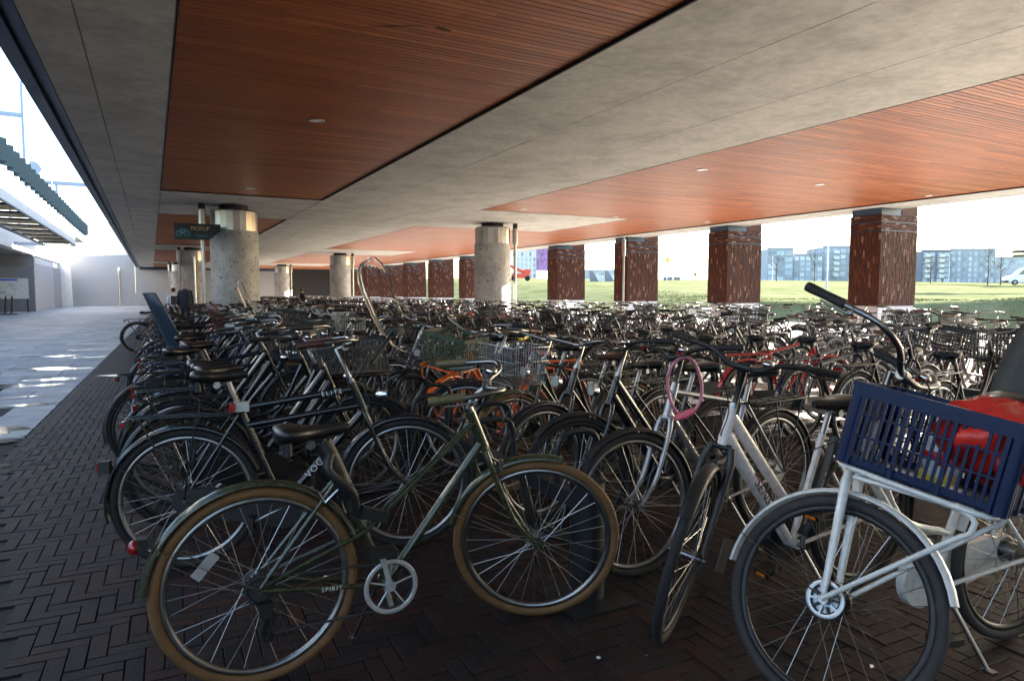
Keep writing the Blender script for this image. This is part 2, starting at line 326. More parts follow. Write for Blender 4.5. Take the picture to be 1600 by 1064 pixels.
for b in bs[300:]:
    mb.t=rnd.uniform(.01,1); brick_shape(mb,b[0],b[1],b[2],rnd.gauss(0,.0012),(rnd.gauss(0,.008),rnd.gauss(0,.01)),clip=None if b[0]<CLIPX-.0 else CLIPX)
obj('brick_bed',mb,floor,kind='stuff')
# left paving slabs
pv=MB().m('joint'); pv.add([(-12,-45,-.015),(EDGE,-45,-.015),(EDGE,96,-.015),(-12,96,-.015)],[(0,1,2,3)])
paving=struct('paving',pv); paving.rotation_euler=(0,0,ROT)
slabs=[]
SX,SY=.9,.72
for j in range(0,118):
    for i in range(0,10):
        x1=EDGE-.004-i*SX-(j%2)*SX/2; 
        if i==0 and j%2: slabs.append((EDGE-.004-SX/4,.3+j*SY,SX/2))
        slabs.append((x1-SX/2,.3+j*SY,SX))
slabs=[s_ for s_ in slabs if -80<pix(s_[0],s_[1],0)[0]<900]
slabs.sort(key=lambda s_:s_[0]*FWD.x+s_[1]*FWD.y)
sm={}
def slab_shape(mb,cx,cy,w,z=0):
    a,b=w/2-.0075,SY/2-.0075
    mb.bx(cx-a,cx+a,cy-b,cy+b,-.05,z)
for s_ in slabs[:290]:
    if s_[2] not in sm:
        m2=MB().m('slab'); slab_shape(m2,0,0,s_[2]); sm[s_[2]]=m2.mesh('slab')
    link('slab',sm[s_[2]],paving,T(s_[0],s_[1],rnd.gauss(0,.0012))@Rx(rnd.gauss(0,.0015)))
m2=MB().m('slab')
for s_ in slabs[290:]:
    m2.t=rnd.uniform(.01,1); slab_shape(m2,s_[0],s_[1],s_[2],rnd.gauss(0,.001))
obj('slab_field',m2,paving,kind='stuff')
q=MB().m('path')
for j in range(0,70):
    for i in range(0,20):
        x=6.65+i*.8+(j%2)*.4; y=4.2+j*.8
        if pix(x,y,0)[0]>1700 : continue
        q.t=0; q.bx(x-.396,x+.396,y-.396,y+.396,-.04,rnd.uniform(-.0015,.0015))
obj('slab_field',q,floor,kind='stuff')
# puddles on the paving
pdl=MB().m('water')
for (x,y,a,b) in ((-1.55,6.6,.28,.20),(-1.75,8.3,.42,.20),(-1.5,7.7,.18,.08),(-2.4,12.2,.75,.28),(-1.7,12.9,.35,.16),(-2.0,10.9,.3,.10),(-1.6,10.1,.26,.09),(-2.3,9.9,.22,.09),(-1.7,14.6,.4,.12),(-2.2,14.9,.4,.12),(-1.6,17.0,.3,.14),(-2.4,17.6,.5,.14),(-1.8,19.3,.4,.15),(-2.0,21.5,.5,.2),(-1.8,24,.5,.2),(-.85,13.1,.28,.12),(-2.1,27,.6,.25),(-4.5,12.5,.5,.12),(-3.2,9,.25,.08)):
    n=34; vs=[(x,y,.0035)]
    ph=[rnd.uniform(0,6.3) for _ in range(4)]
    for k in range(n):
        t=2*PI*k/n; q=1+.22*math.sin(3*t+ph[0])+.16*math.sin(5*t+ph[1])+.1*math.sin(9*t+ph[2])+.07*math.sin(14*t+ph[3])
        vs.append((x+a*q*math.cos(t),y+b*q*math.sin(t),.0035))
    pdl.add(vs,[(0,k+1,(k+1)%n+1) for k in range(n)])
pw=struct('puddle_water',pdl); pw.rotation_euler=(0,0,ROT)
# big base ground and the bank/lawn
g=MB().m('asphalt'); g.add([(-1500,-1500,-.06),(1500,-1500,-.06),(1500,1500,-.06),(-1500,1500,-.06)],[(0,1,2,3)]); struct('ground',g)
g=MB().m('path'); 
for i in range(0,22): 
    g.bx(21.95,24.0,-4+i*4.4,-4+i*4.4+4.38,-.05,.02); g.bx(24.02,26.0,-4+i*4.4,-4+i*4.4+4.38,-.05,.02)
struct('pavement',g)
def lawn_h(X,Y):
    a=(.88+max(0,.075*(18-Y)) if Y<30 else .88+.0285*(Y-30)); a=max(.6,min(a,4.2)) if Y>0 else 1.6
    wdt=3.1 if Y<28 else min(26,3.1+(Y-28)*.6)
    t=min(1,max(0,(X-26)/wdt)); t=t*t*(3-2*t) if wdt>6 else t
    return a*t+ (0.013*min(50,max(0,X-30))+.002*max(0,X-80)) + .05*math.sin(X*.31+Y*.17)*t + .03*math.sin(Y*.9)*t
xs=[25.9,26,26.4,26.8,27.2,27.7,28.2,28.7,29.2,30,31,33,36,40,46,54,64,78,95,120,150,200,280,420,700]; ys=[-120+4*i for i in range(0,100)]+[300,380,500,800]
vs=[(x,y,lawn_h(x,y) if x>26 else -.03) for x in xs for y in ys]; ny=len(ys)
g=MB().m('grass'); g.add(vs,[(i*ny+j,(i+1)*ny+j,(i+1)*ny+j+1,i*ny+j+1) for i in range(len(xs)-1) for j in range(ny-1)],True); struct('lawn',g)
# grass tufts on the near bank
g=MB().m('grass'); gr=random.Random(3)
for k in range(9000):
    X=gr.uniform(26.2,38); Y=gr.uniform(8,48)
    z=lawn_h(X,Y); h=gr.uniform(.02,.06); a=gr.uniform(0,PI); w=gr.uniform(.02,.06)
    g.add([(X-w*math.cos(a),Y-w*math.sin(a),z-.02),(X+w*math.cos(a),Y+w*math.sin(a),z-.02),(X+gr.gauss(0,.04),Y+gr.gauss(0,.04),z+h)],[(0,1,2)])
gt=obj('grass',g,kind='stuff'); gt['label']='winter grass tufts on the bank beside the bridge'; gt['category']='grass'

# ================================================================= DECK AND SOFFIT
deck=MB().m('concretedark').bx(-1.02,21,-45,80.6,4.14,5.3)
deck.bx(-1.30,-1.02,-45,80.6,4.5,5.55); deck.bx(20.7,21.0,-45,80.6,5.3,5.5)
deck=struct('bridge_deck',deck)
e=MB().m('steelblue').bx(-1.33,-1.18,-45,80.6,3.97,4.5); e.bx(-1.10,-1.02,-45,80.6,3.985,4.14); e.bx(-1.18,-1.10,-45,80.6,4.06,4.5); obj('edge_beam',e,deck)
bands=[(20.0,25.8),(42.2,47.6),(64.4,69.6)]
gaps=[(4.0,20.0),(25.8,42.2),(47.6,64.4),(69.6,80.6)]
crects=[]
def split(x0,x1,xsplit,y0,y1,step):
    xs=[x0]+[x for x in xsplit if x0<x<x1]+[x1]; ny=max(1,round((y1-y0)/step)); 
    for i in range(len(xs)-1):
        for j in range(ny): crects.append((xs[i],xs[i+1],y0+(y1-y0)*j/ny,y0+(y1-y0)*(j+1)/ny))
split(-1.02,.30,[-.55],-45,80.6,4.3)
split(4.42,9.38,[5.9,7.7],-45,80.6,3.65)
split(19.4,21.0,[],-45,80.6,4.4)
split(.30,4.42,[],-45,4.0,5.6); split(9.38,19.4,[12,15.3],-45,4.0,5.6)
for a,b in bands: split(.30,4.42,[2.3],a,b,2.9); split(9.38,15.3,[12.3],a,b,2.9)
pr=MB().m('concrete')
for k,(x0,x1,y0,y1) in enumerate(crects):
    g_=.002; q=MB().m('concrete'); z=4.0+rnd.uniform(0,.004); cx,cy=(x0+x1)/2,(y0+y1)/2
    a,b=(x1-x0)/2-g_,(y1-y0)/2-g_; c=.004
    vs=[(-a,-b,.02),(a,-b,.02),(a,b,.02),(-a,b,.02),(-a+c,-b+c,0),(a-c,-b+c,0),(a-c,b-c,0),(-a+c,b-c,0),(-a,-b,.13),(a,-b,.13),(a,b,.13),(-a,b,.13)]
    q.add(vs,[(7,6,5,4)]+[(i,4+i,4+(i+1)%4,(i+1)%4) for i in range(4)]+[(8+i,i,(i+1)%4,8+(i+1)%4) for i in range(4)])
    obj('concrete_panel',q,deck,T(cx,cy,z))
# timber soffits
PW=.094
def soffit(x_of_y,y0,y1,near=True):
    rows=[]; n=int((y1-y0)/PW)
    for j in range(n):
        y=y0+(j+.5)*(y1-y0)/n; x0,x1=x_of_y(y)
        x=x0+.012; off=rnd.choice([.6,1.2,1.8,2.4,.9,2.1])
        first=True
        while x<x1-.012:
            L=off if first else rnd.choice([2.1,2.4,2.7,3.0,1.8]); first=False
            xe=min(x+L,x1-.012)
            if x1-.012-xe<.4: xe=x1-.012
            rows.append((x,xe,y)); x=xe
    bk=MB().m('joint')
    ysx=sorted(set([y0,y1]+[v for a,b in bands for v in(a,b) if y0<v<y1]))
    for a,b in zip(ysx[:-1],ysx[1:]):
        x0,x1=x_of_y((a+b)/2); bk.bx(x0,x1,a,b,4.052,4.07)
    st=struct('timber_soffit',bk)
    tr=MB().m('plastic')
    for a,b in zip(ysx[:-1],ysx[1:]):
        x0,x1=x_of_y((a+b)/2); tr.bx(x0-.004,x0+.008,a,b,4.0-.004,4.05); tr.bx(x1-.02,x1+.004,a,b,4.0-.012,4.05)
    tr.bx(x_of_y(y1-.01)[0],x_of_y(y1-.01)[1],y1-.004,y1+.01,3.996,4.05); tr.bx(x_of_y(y0+.01)[0],x_of_y(y0+.01)[1],y0-.01,y0+.004,3.996,4.05)
    obj('trim_strip',tr,st)
    def inview(r):
        xm=min(max((r[0]+r[1])/2,r[0]),r[1]); u,v,d=pix(xm,r[2],4.03); return d>0 and -150<u<1750 and v>-40
    rows=[r for r in rows if r[0]*FWD.x+r[2]*FWD.y>0]
    nearl=sorted([r for r in rows if inview(r)],key=lambda r:pix((r[0]+r[1])/2,r[2],4)[2])
    ns=set(nearl[:296]) if near else set(); cache={}
    def pshape(q,cx,cy,L,z):
        a=L/2-.002; b=(y1-y0)/n/2-.007; c=.002
        vs=[(cx-a,cy-b,z+c),(cx+a,cy-b,z+c),(cx+a,cy+b,z+c),(cx-a,cy+b,z+c),(cx-a+c,cy-b+c,z),(cx+a-c,cy-b+c,z),(cx+a-c,cy+b-c,z),(cx-a+c,cy+b-c,z),(cx-a,cy-b,z+.02),(cx+a,cy-b,z+.02),(cx+a,cy+b,z+.02),(cx-a,cy+b,z+.02)]
        q.add(vs,[(7,6,5,4)]+[(i,4+i,4+(i+1)%4,(i+1)%4) for i in range(4)]+[(8+i,i,(i+1)%4,8+(i+1)%4) for i in range(4)])
    q=MB().m('timber')
    for r in rows:
        L=round(r[1]-r[0],2)
        if r in ns:
            if L not in cache:
                t_=MB().m('timber'); pshape(t_,0,0,L,0); cache[L]=t_.mesh('plank')
            link('plank',cache[L],st,T((r[0]+r[1])/2,r[2],4.025+rnd.gauss(0,.0006)))
        else:
            q.t=rnd.uniform(.01,1); pshape(q,(r[0]+r[1])/2,r[2],L,4.025+rnd.gauss(0,.0006))
    if q.f: obj('plank_field',q,st,kind='stuff')
    return st
A=lambda y:(.30,4.42)
def Bx(y):
    for a,b in bands:
        if a<=y<b: return (15.3,19.4)
    return (9.38,19.4)
soffits=[]
for k,(a,b) in enumerate(gaps): soffits.append(soffit(A,a,b,k<2))
soffit(Bx,4.0,80.6,True)

# downlights
def downlight(x,y,lab):
    t=thing('ceiling_downlight',lab,'ceiling light',(x,y,4.02),group='round downlights in the timber ceiling')
    q=MB().m('stainless'); q.torus((0,0,-.004),.105,.018,28,8,'z',.009); obj('trim_ring',q,t)
    q=MB().m('lens'); q.disc((0,0,-.001),.095,.012,24,'z'); obj('lens',q,t)
for x,y,l in ((2.34,10.9,'round steel downlight in the middle of the left timber ceiling'),(2.32,18.7,'round downlight near the far end of the left timber ceiling'),(10.6,11.3,'downlight nearest the long left edge of the right timber ceiling'),(14.6,11.5,'downlight in the middle of the right timber ceiling'),(10.55,19.2,'downlight by the left corner of the right timber ceiling'),(14.5,19.7,'downlight beside the tip of the concrete wedge in the right timber ceiling'),(18.9,11.4,'downlight close to the right edge beam above the brick pillars'),(10.4,27.5,'downlight in the timber ceiling just past the middle round column row'),(14.5,27.5,'right-hand downlight in the timber ceiling past the middle round column'),(18.6,19.5,'downlight above the second brick pillar from the right')): downlight(x,y,l)

SCORCH=[(1.99,6.89,2.5,6.58,.016),(2.60,6.57,2.78,6.60,.03)]
sx=MB().m(mat('scorch_brown',(.035,.016,.008),.7,0,.4,30))
for (xa,ya,xb,yb,w_) in SCORCH:
    n_=14; vs=[]
    for i_ in range(n_+1):
        t_=i_/n_; x_=xa+(xb-xa)*t_; y_=ya+(yb-ya)*t_; ww=w_*math.sin(PI*min(max(t_,.04),.96))**.4*(.6+.5*abs(math.sin(i_*2.3)))
        vs+=[(x_,y_-ww,4.0215),(x_,y_+ww,4.0215)]
    sx.add(vs,[(2*i_,2*i_+1,2*i_+3,2*i_+2) for i_ in range(n_)])
obj('scorch_mark',sx,soffits[0])
# columns
def column(x,y,lab,pole=None):
    t=thing('round_column',lab,'column',(x,y,0),group='round terrazzo columns carrying the deck')
    q=MB().m('terrazzo'); q.tube([(0,0,0),(0,0,3.22)],.69,64); obj('shaft',q,t)
    q=MB().m('stainless'); n=22; 
    rings=[]
    for z in(3.225,3.80):
        rings.append([((.66+(.012 if k%2==0 else 0))*math.cos(2*PI*k/n),(.66+(.012 if k%2==0 else 0))*math.sin(2*PI*k/n),z) for k in range(n)])
    q.loft(rings,False); q.tube([(0,0,3.80),(0,0,3.84),(0,0,3.86)],[.66,.63,.56],48); obj('steel_collar',q,t)
    q=MB().m('plastic'); q.disc((0,0,3.93),.42,.15,32,'z'); obj('bearing',q,t)
    if pole:
        px,py,lab2=pole
        p=thing('drain_pipe',lab2,'pipe',(px,py,0),group='steel pipes beside the columns')
        q=MB().m('stainless'); q.rod((0,0,0),(0,0,4.0),.055,14); obj('pipe',q,p)
        q=MB().m('stainless'); q.rod((0,0,3.22),(0,0,3.82),.105,16); obj('sleeve',q,p)
        q=MB().m('plastic'); q.rod((0,0,3.83),(0,0,4.0),.09,14); obj('top_cap',q,p)
column(2.3,22.5,'large speckled round column with steel collar behind the hanging cycle sign',(1.40,22.3,'steel pipe in front of the large left column, carrying the cycle sign'))
column(11.6,23.6,'speckled round column in the middle of the photo with sunlit lower side',(12.42,23.3,'steel pipe on the right side of the middle speckled column'))
column(2.2,44.6,'second speckled round column back on the left, behind the two walkers',(1.5,44.4,'steel pipe just left of the second column back on the left'))
column(11.3,46.2,'smaller speckled round column left of the middle, beyond the windscreen bike',(12.1,46.0,'steel pipe right of the smaller column beyond the windscreen'))
column(2.2,66.5,'third speckled round column back on the left',(1.45,66.3,'steel pipe left of the third column back on the left'))
column(11.0,67.5,'farthest round column left of the middle, near the dark far wall',(11.8,67.3,'steel pipe by the farthest middle column'))
# pillars
PX0,PX1=20.0,21.85
pmesh={}
def pillar_meshes():
    q=MB().m('plinth'); D=1.05
    for zz in((0,.47),(.48,.95)):
        for xx in((PX0+.03,(PX0+PX1)/2-.004),((PX0+PX1)/2+.004,PX1-.03)): q.bx(xx[0]-PX0,xx[1]-PX0,.03,D-.03,zz[0],zz[1])
    pmesh['plinth']=q.mesh('plinth')
    q=MB().m('joint'); q.bx(.03,PX1-PX0-.03,.03,D-.03,.95,3.3); q.bx(.01,PX1-PX0-.01,.01,D-.01,3.3,3.78); pmesh['core']=q.mesh('core')
    q=MB().m('facing'); rr=random.Random(5)
    def face(fn,Wd):
        n=int(Wd/.056); p=Wd/n
        for i in range(n):
            z=.96; off=rr.uniform(0,.2); zz=z; first=True
            while zz<3.28:
                h=off if first and off>.05 else .205; first=False
                z1=min(zz+h,3.29); q.t=rr.uniform(.01,.74) if rr.random()<.93 else rr.uniform(.79,.88)
                fn((i+.04)*p,(i+.92)*p,zz,z1-.008,rr.uniform(.0,.012)); zz=z1
    D0=PX1-PX0
    face(lambda a,b,z0,z1,o:q.bx(a,b,.0-o,.04,z0,z1),D0)
    face(lambda a,b,z0,z1,o:q.bx(.0-o,.04,a,b,z0,z1),D)
    face(lambda a,b,z0,z1,o:q.bx(a,b,D-.04,D+o,z0,z1),D0)
    face(lambda a,b,z0,z1,o:q.bx(D0-.04,D0+o,a,b,z0,z1),D)
    # horizontal courses above
    for j in range(8):
        z=3.33+j*.056; s=(j%2)*.1
        for fi in range(4):
            Ld=D0 if fi%2==0 else D
            x=-s
            while x<Ld:
                a=max(x,0)+.003; b=min(x+.205,Ld)-.003; x+=.205
                if b-a<.02: continue
                q.t=rr.uniform(.01,.99); o=rr.uniform(.0,.014)
                if fi==0: q.bx(a,b,-o,.04,z,z+.05)
                if fi==2: q.bx(a,b,D-.04,D+o,z,z+.05)
                if fi==1: q.bx(D0-.04,D0+o,a,b,z,z+.05)
                if fi==3: q.bx(-o,.04,a,b,z,z+.05)
    # raised shoulder outside deck edge
    q.bx(21.03-PX0,D0-.01,.01,D-.01,3.79,4.4)
    pmesh['facing']=q.mesh('brick_facing')
    q=MB().m('steelblue'); q.bx(-.02,D0+.02,-.02,D+.02,3.29,3.315); q.bx(-.02,D0+.02,-.02,D+.02,3.56,3.585); pmesh['band']=q.mesh('steel_band')
    q=MB().m('steelblue'); q.bx(.04,1.27,.02,D-.02,3.785,3.995); pmesh['bear']=q.mesh('bearing_plate')
pillar_meshes()
plab=['brick pillar nearest the camera on the right, in front of the distant flats','second brick pillar from the right, left of the distant blue flats','third brick pillar from the right with a steel pipe on its left edge','fourth brick pillar from the right, just right of the middle column','fifth brick pillar from the right, half hidden by the middle column','brick pillar peeping out immediately left of the middle round column','wide brick pillar second to the left of the middle round column','brick pillar third to the left of the middle round column','brick pillar fourth to the left of the middle round column','brick pillar just right of the tall windscreen, fifth left of the middle column','farthest brick pillar, seen through the tall windscreen near the far wall']
for k in range(11):
    if k==4: continue
    y=13.5+6.35*k
    t=thing('brick_pillar',plab[k],'pillar',(PX0,y,0),group='square brick pillars along the open side')
    link('plinth',pmesh['plinth'],t); link('core',pmesh['core'],t); link('brick_facing',pmesh['facing'],t,kind='stuff'); link('steel_band',pmesh['band'],t); link('bearing_plate',pmesh['bear'],t)
p=thing('drain_pipe','steel pipe fixed to the left edge of the third brick pillar','pipe',(19.85,26.3,0),group='steel pipes beside the columns')
obj('pipe',MB().m('stainless').rod((0,0,0),(0,0,4),.055,14),p); obj('sleeve',MB().m('stainless').rod((0,0,3.1),(0,0,3.85),.1,16),p)

q=MB().m('wallpanel').bx(-1.3,21,-10.4,-10,0,4.13); bw0=obj('added_shade_wall',q); bw0['label']='added unseen wall behind the camera that darkens the space under the bridge'; bw0['category']='wall'  # added wall out of view, blocks light reaching the foreground from behind
# far end wall
w=thing('end_wall','grey precast wall closing the far end of the underpass','wall',(0,81,0))
q=MB().m('wallpanel')
x=-7
while x<15.9: 
    q=MB().m('wallpanel'); x1=x+5.6
    if x<-1.4: 
        vs=[(0,0,0),(5.57,0,0),(5.57,.4,0),(0,.4,0),(0,0,4.9 if x<-6 else 5.3),(5.57,0,5.3),(5.57,.4,5.3),(0,.4,4.9 if x<-6 else 5.3)]
        q.add(vs,[(0,1,5,4),(1,2,6,5),(2,3,7,6),(3,0,4,7),(4,5,6,7)])
    else: q.bx(0,5.57,0,.4,0,4.0)
    obj('wall_panel',q,w,T(x,0,0)); x=x1
q=MB().m('steelblue'); q.bx(-1.0,21,-.25,0,3.75,4.13); obj('head_beam',q,w)
q=MB().m('stainless'); q.rod((-2.9,-.15,0),(-2.9,-.15,3.9),.07,12); obj('downpipe',q,w)
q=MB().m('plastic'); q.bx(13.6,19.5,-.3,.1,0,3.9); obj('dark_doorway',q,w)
q=MB().m('whiteconc'); q.bx(-8,5,2,2.5,4.5,8.6); 
pw_=obj('parapet',q); pw_.location=(0,81,0); pw_['label']='sunlit white concrete parapet above the grey end wall'; pw_['category']='wall'

# ================================================================= STATION SIDE (LEFT)
def dirpx(px,d):
    v=FWD*1067+RGT*(px-800); v=v/1067*d; return v.x,v.y
st=thing('station_building','grey station building with white sunlit upper fascia at the left edge','building',(-7.4,59.6,0))
obj('front_wall',MB().m('gable').bx(-10,0,0,.3,0,3.2),st); obj('cornice',MB().m('concretedark').bx(-10,.02,-.03,.3,3.2,4.1),st)
obj('side_wall',MB().m('wallpanel').bx(-.3,0,.3,11,0,3.45),st); obj('side_wall',MB().m('gable').bx(-.3,-.1,11,21.4,0,3.6),st)
obj('side_cornice',MB().m('plinth').bx(-.3,.03,.3,11,3.46,3.9),st)
obj('corner_post',MB().m('whiteconc').bx(-.35,.7,17.2,18.2,0,6.0),st)
obj('fascia',MB().m('whiteconc').bx(-.6,-.1,-34,21.4,4.12,6.6),st)
obj('added_shade_side_wall',MB().m('gable').bx(-3.6,-3.3,-104,-.0,0,4.1),st); obj('underside',MB().m('concretedark').bx(-9,-.6,-34,0,4.1,4.4),st)  # first box is an added wall that cuts sky light from the left
cn=thing('platform_canopy','slatted canopy with pale fascia hanging out over the left paving','canopy',(-4.2,52,4.4))
obj('fascia_board',MB().m('whiteconc').bx(-.08,0,-52,0,0,.82),cn)
obj('edge_rail',MB().m('steelblue').bx(-.02,.05,-52,.03,-.06,.0),cn); obj('edge_rail',MB().m('masts').bx(-1.72,-1.6,-52,.03,-.1,.0),cn)
cb=MB().m('steelblue').bx(-.1,-.16,0,.1,-.13,.0).mesh('crossbar')
for k in range(18):
    o=obj('crossbar',MB().m('steelblue').bx(-1.62,-.02,-.07,.07,-.06,.0),cn,T(0,-.1-k*2.9,0))
    obj('roof_panel',MB().m('roofsheet').bx(-1.62,-.02,-2.7,-.1,.03,.05),cn,T(0,-.1-k*2.9,0))
obj('painted_shadow_band',MB().m('blacksteel').bx(-.6,-.09,-52,.02,.82,.97),cn)  # black strip: the shadow band above the fascia, put in as colour
obj('support_arm',MB().m('masts').bx(-3.2,-1.7,-.2,0,-.1,.1),cn)
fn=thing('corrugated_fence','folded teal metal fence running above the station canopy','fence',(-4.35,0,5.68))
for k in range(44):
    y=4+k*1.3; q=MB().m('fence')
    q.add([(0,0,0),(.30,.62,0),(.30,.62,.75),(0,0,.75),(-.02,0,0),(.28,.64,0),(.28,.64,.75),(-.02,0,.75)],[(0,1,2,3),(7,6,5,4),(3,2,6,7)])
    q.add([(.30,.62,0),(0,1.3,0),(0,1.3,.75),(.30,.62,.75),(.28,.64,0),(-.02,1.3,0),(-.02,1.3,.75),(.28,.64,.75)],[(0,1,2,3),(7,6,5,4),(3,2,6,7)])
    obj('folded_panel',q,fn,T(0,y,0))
q=MB().m('whiteconc').bx(-.9,-.03,2,62,-.5,.0); obj('platform_edge',q,fn)
def mast(px,X,z1,r,lab,cat='mast',kind=None):
    vx,vy=dirpx(px,1); Y=X/vx*vy if abs(vx)>.02 else 60
    t=thing('street_lamp' if kind=='lamp' else 'overhead_line_mast' if kind is None else 'sign_post',lab,cat,(X,Y,5.0))
    obj('pole',MB().m('masts').rod((0,0,0),(0,0,z1-5),r,10,r*.7),t)
    if kind=='lamp':
        obj('arm',MB().m('masts').rod((0,0,z1-5),(-1.4,-.3,z1-4.9),.035,8),t); obj('lamp_head',MB().m('masts').box((-1.6,-.33,z1-4.92),(.6,.22,.08)),t)
    return t,Y
t,Y=mast(52,-8.0,17,.22,'thick pale overhead line mast rising beyond the fence','mast')
obj('cross_beam',MB().m('masts').bx(-3,.0,-.1,.1,9.4,9.7),t)
mast(38,-7.0,11.2,.06,'slim lamp post with long arm at the far left above the fence','street lamp','lamp')
mast(90,-7.0,11.4,.06,'lamp post with short arm, second along the platform','street lamp','lamp')
mast(111,-7.0,9.6,.06,'lamp post nearest the gantry over the platform','street lamp','lamp')
mast(148,-9.0,10.5,.14,'pale mast carrying the far end of the overhead gantry','mast')
t,Y=mast(76,-7.4,13.5,.07,'thin mast carrying a round dish above the platform','mast')
obj('dish',MB().m('masts').disc((-.6,0,6.2),.55,.1,18,'y'),t); obj('dish_arm',MB().m('masts').rod((0,0,6.2),(-.6,0,6.2),.03,6),t)
t,Y=mast(24,-6.2,8.9,.06,'dark post with a blue platform number sign above the fence','sign','sign'); obj('sign_plate',MB().m('signblue').box((-.1,-.1,3.6),(.22,.06,.45)),t)
t,Y=mast(124,-7.2,8.2,.05,'post with a blue diamond sign near the end of the fence','sign','sign')
obj('sign_plate',MB().m('signblue').box((0,-.1,3.0),(.8,.06,.8),Matrix.Rotation(PI/4,3,'Y')),t); obj('emblem',MB().m('plinth').torus((0,-.15,3.0),.14,.03,16,6,'y'),t)
x_,y_=dirpx(85,100); gt2=thing('gantry','horizontal overhead line gantry crossing above the far platform','gantry',(x_,y_,5)); obj('beam',MB().m('masts').box((8,0,12.2),(22,.5,.5)),gt2)
obj('leg',MB().m('masts').rod((1,0,0),(1,0,12),.2,8),gt2); obj('leg',MB().m('masts').rod((12,0,0),(12,0,12),.2,8),gt2)
mb_=thing('map_board','white printed map board with blue heading at the far left','notice board',(-8.55,57.5,0))
obj('panel',MB().m('mapwhite').bx(-1.05,1.05,-.03,.03,.95,2.35),mb_); obj('heading_strip',MB().m('signblue').bx(-1.0,.45,-.04,-.031,2.18,2.3),mb_); obj('leg',MB().m('blacksteel').bx(-1.0,-.92,.03,.09,0,2.3),mb_); obj('leg',MB().m('blacksteel').bx(.92,1.0,.03,.09,0,2.3),mb_)
q=MB().m('facadepale')
for _ in range(9): a=rnd.uniform(-.9,.5); b=rnd.uniform(1.1,1.9); q.bx(a,a+rnd.uniform(.1,.4),-.036,-.0305,b,b+rnd.uniform(.03,.14))
obj('map_print',q,mb_)
rk=thing('cycle_stand','black cycle stand with slanted hoops below the map board','bike rack',(-8.5,52,0))
hp=MB().m('blacksteel').tube(catmull([(0,-.3,.05),(0,-.1,.5),(0,.1,.95),(0,.35,1.15),(0,.45,1.0),(0,.3,.7),(0,.15,.1)],3),.03,6).mesh('hoop')
for k in range(6): link('hoop',hp,rk,T(-.8+k*.32,0,0))
obj('base_rail',MB().m('blacksteel').bx(-1,1.1,-.35,.35,0,.06),rk)

# hanging cycle sign
sg=thing('hanging_sign','dark sign with bicycle icon reading PICKUP on the steel pipe','sign',(1.24,21.75,2.88))
Fz=Matrix.Rotation(0,4,'Z')
obj('sign_panel',MB().m('signdark').add([(-.62,-.14,0),(.28,-.14,0),(.60,-.14,.26),(.60,-.14,.46),(-.62,-.14,.46),(-.62,-.08,0),(.28,-.08,0),(.60,-.08,.26),(.60,-.08,.46),(-.62,-.08,.46)],[(0,1,2,3,4),(9,8,7,6,5),(0,5,6,1),(1,6,7,2),(2,7,8,3),(3,8,9,4),(4,9,5,0)]),sg)
text('lettering','PICKUP',.15,'signgold',sg,T(.06,-.145,.32)@Rx(PI/2)); text('lettering','Camera',.1,'signteal',sg,T(.10,-.145,.12)@Rx(PI/2))
q=MB().m('signteal'); q.torus((-.49,-.145,.17),.075,.009,20,5); q.torus((-.29,-.145,.17),.075,.009,20,5)
for a,b in (((-.49,.17),(-.43,.29)),((-.43,.29),(-.33,.29)),((-.33,.29),(-.29,.17)),((-.49,.17),(-.39,.17)),((-.39,.17),(-.33,.29)),((-.39,.17),(-.43,.31))): q.rod((a[0],-.145,a[1]),(b[0],-.145,b[1]),.008,5)
obj('bicycle_icon',q,sg); obj('clamp',MB().m('stainless').disc((0,0,.23),.07,.12,14,'z'),sg)
for px,Y,lab in ((306,26,'thin steel pole between the cycle sign and the second column'),):
    vx,vy=dirpx(px,1); t=thing('steel_pole',lab,'pole',(vx/vy*Y,Y,0)); obj('pole',MB().m('stainless').rod((0,0,0),(0,0,2.6),.04,8),t)

# ================================================================= FAR BACKGROUND
def building(name,label,px0,px1,ytop,d,floors,bays,wallm,winm='paleglass',balc=False,cat='apartment block',depth=14,gap=.22,basey=None):
    xa,ya=dirpx(px0,d); xb,yb=dirpx(px1,d); ax=math.atan2(yb-ya,xb-xa); Wd=math.hypot(xb-xa,yb-ya)
    dd=d; H=(457-ytop)*d/1067+CAMZ; z0=lawn_h(xa,ya)-.6 if xa>26 else 0
    t=thing(name,label,cat,(xa,ya,z0),ax); H-=z0
    obj('wall',MB().m(wallm).bx(0,Wd,0,depth,0,H),t)
    fh=(H-.6)/floors; bw=Wd/bays; q=MB().m(winm); 
    wm=MB().m(winm).bx(-bw*(.5-gap),bw*(.5-gap),-.06,.0,-fh*.33,fh*.33).mesh('window')
    fr=MB().m('facadepale'); a=bw*(.5-gap); h=fh*.33
    fr.bx(-a-.08,a+.08,-.1,0,h,h+.1).bx(-a-.08,a+.08,-.14,0,-h-.12,-h).bx(-.04,.04,-.1,-.06,-h,h); fr=fr.mesh('frame')
    bl=MB().m('whiteconc').bx(-a-.1,a+.1,-1.3,0,-h-.3,-h-.12).bx(-a-.1,a+.1,-1.3,-1.24,-h-.12,-h+.75).mesh('balcony')
    for i in range(bays):
        for j in range(floors):
            o=link('window',wm,t,T((i+.5)*bw,-.0,.3+(j+.5)*fh)); link('frame',fr,o)
            if balc and j>0 and i%2==balc%2: link('balcony',bl,t,T((i+.5)*bw,0,.3+(j+.5)*fh))
    obj('roof_parapet',MB().m(wallm).bx(-.15,Wd+.15,-.15,.3,H,H+.5),t)
    return t
building('apartment_block','tallest left glass-fronted apartment block between the two nearest pillars',1197,1237,390,230,5,3,'towerblue',gap=.1)
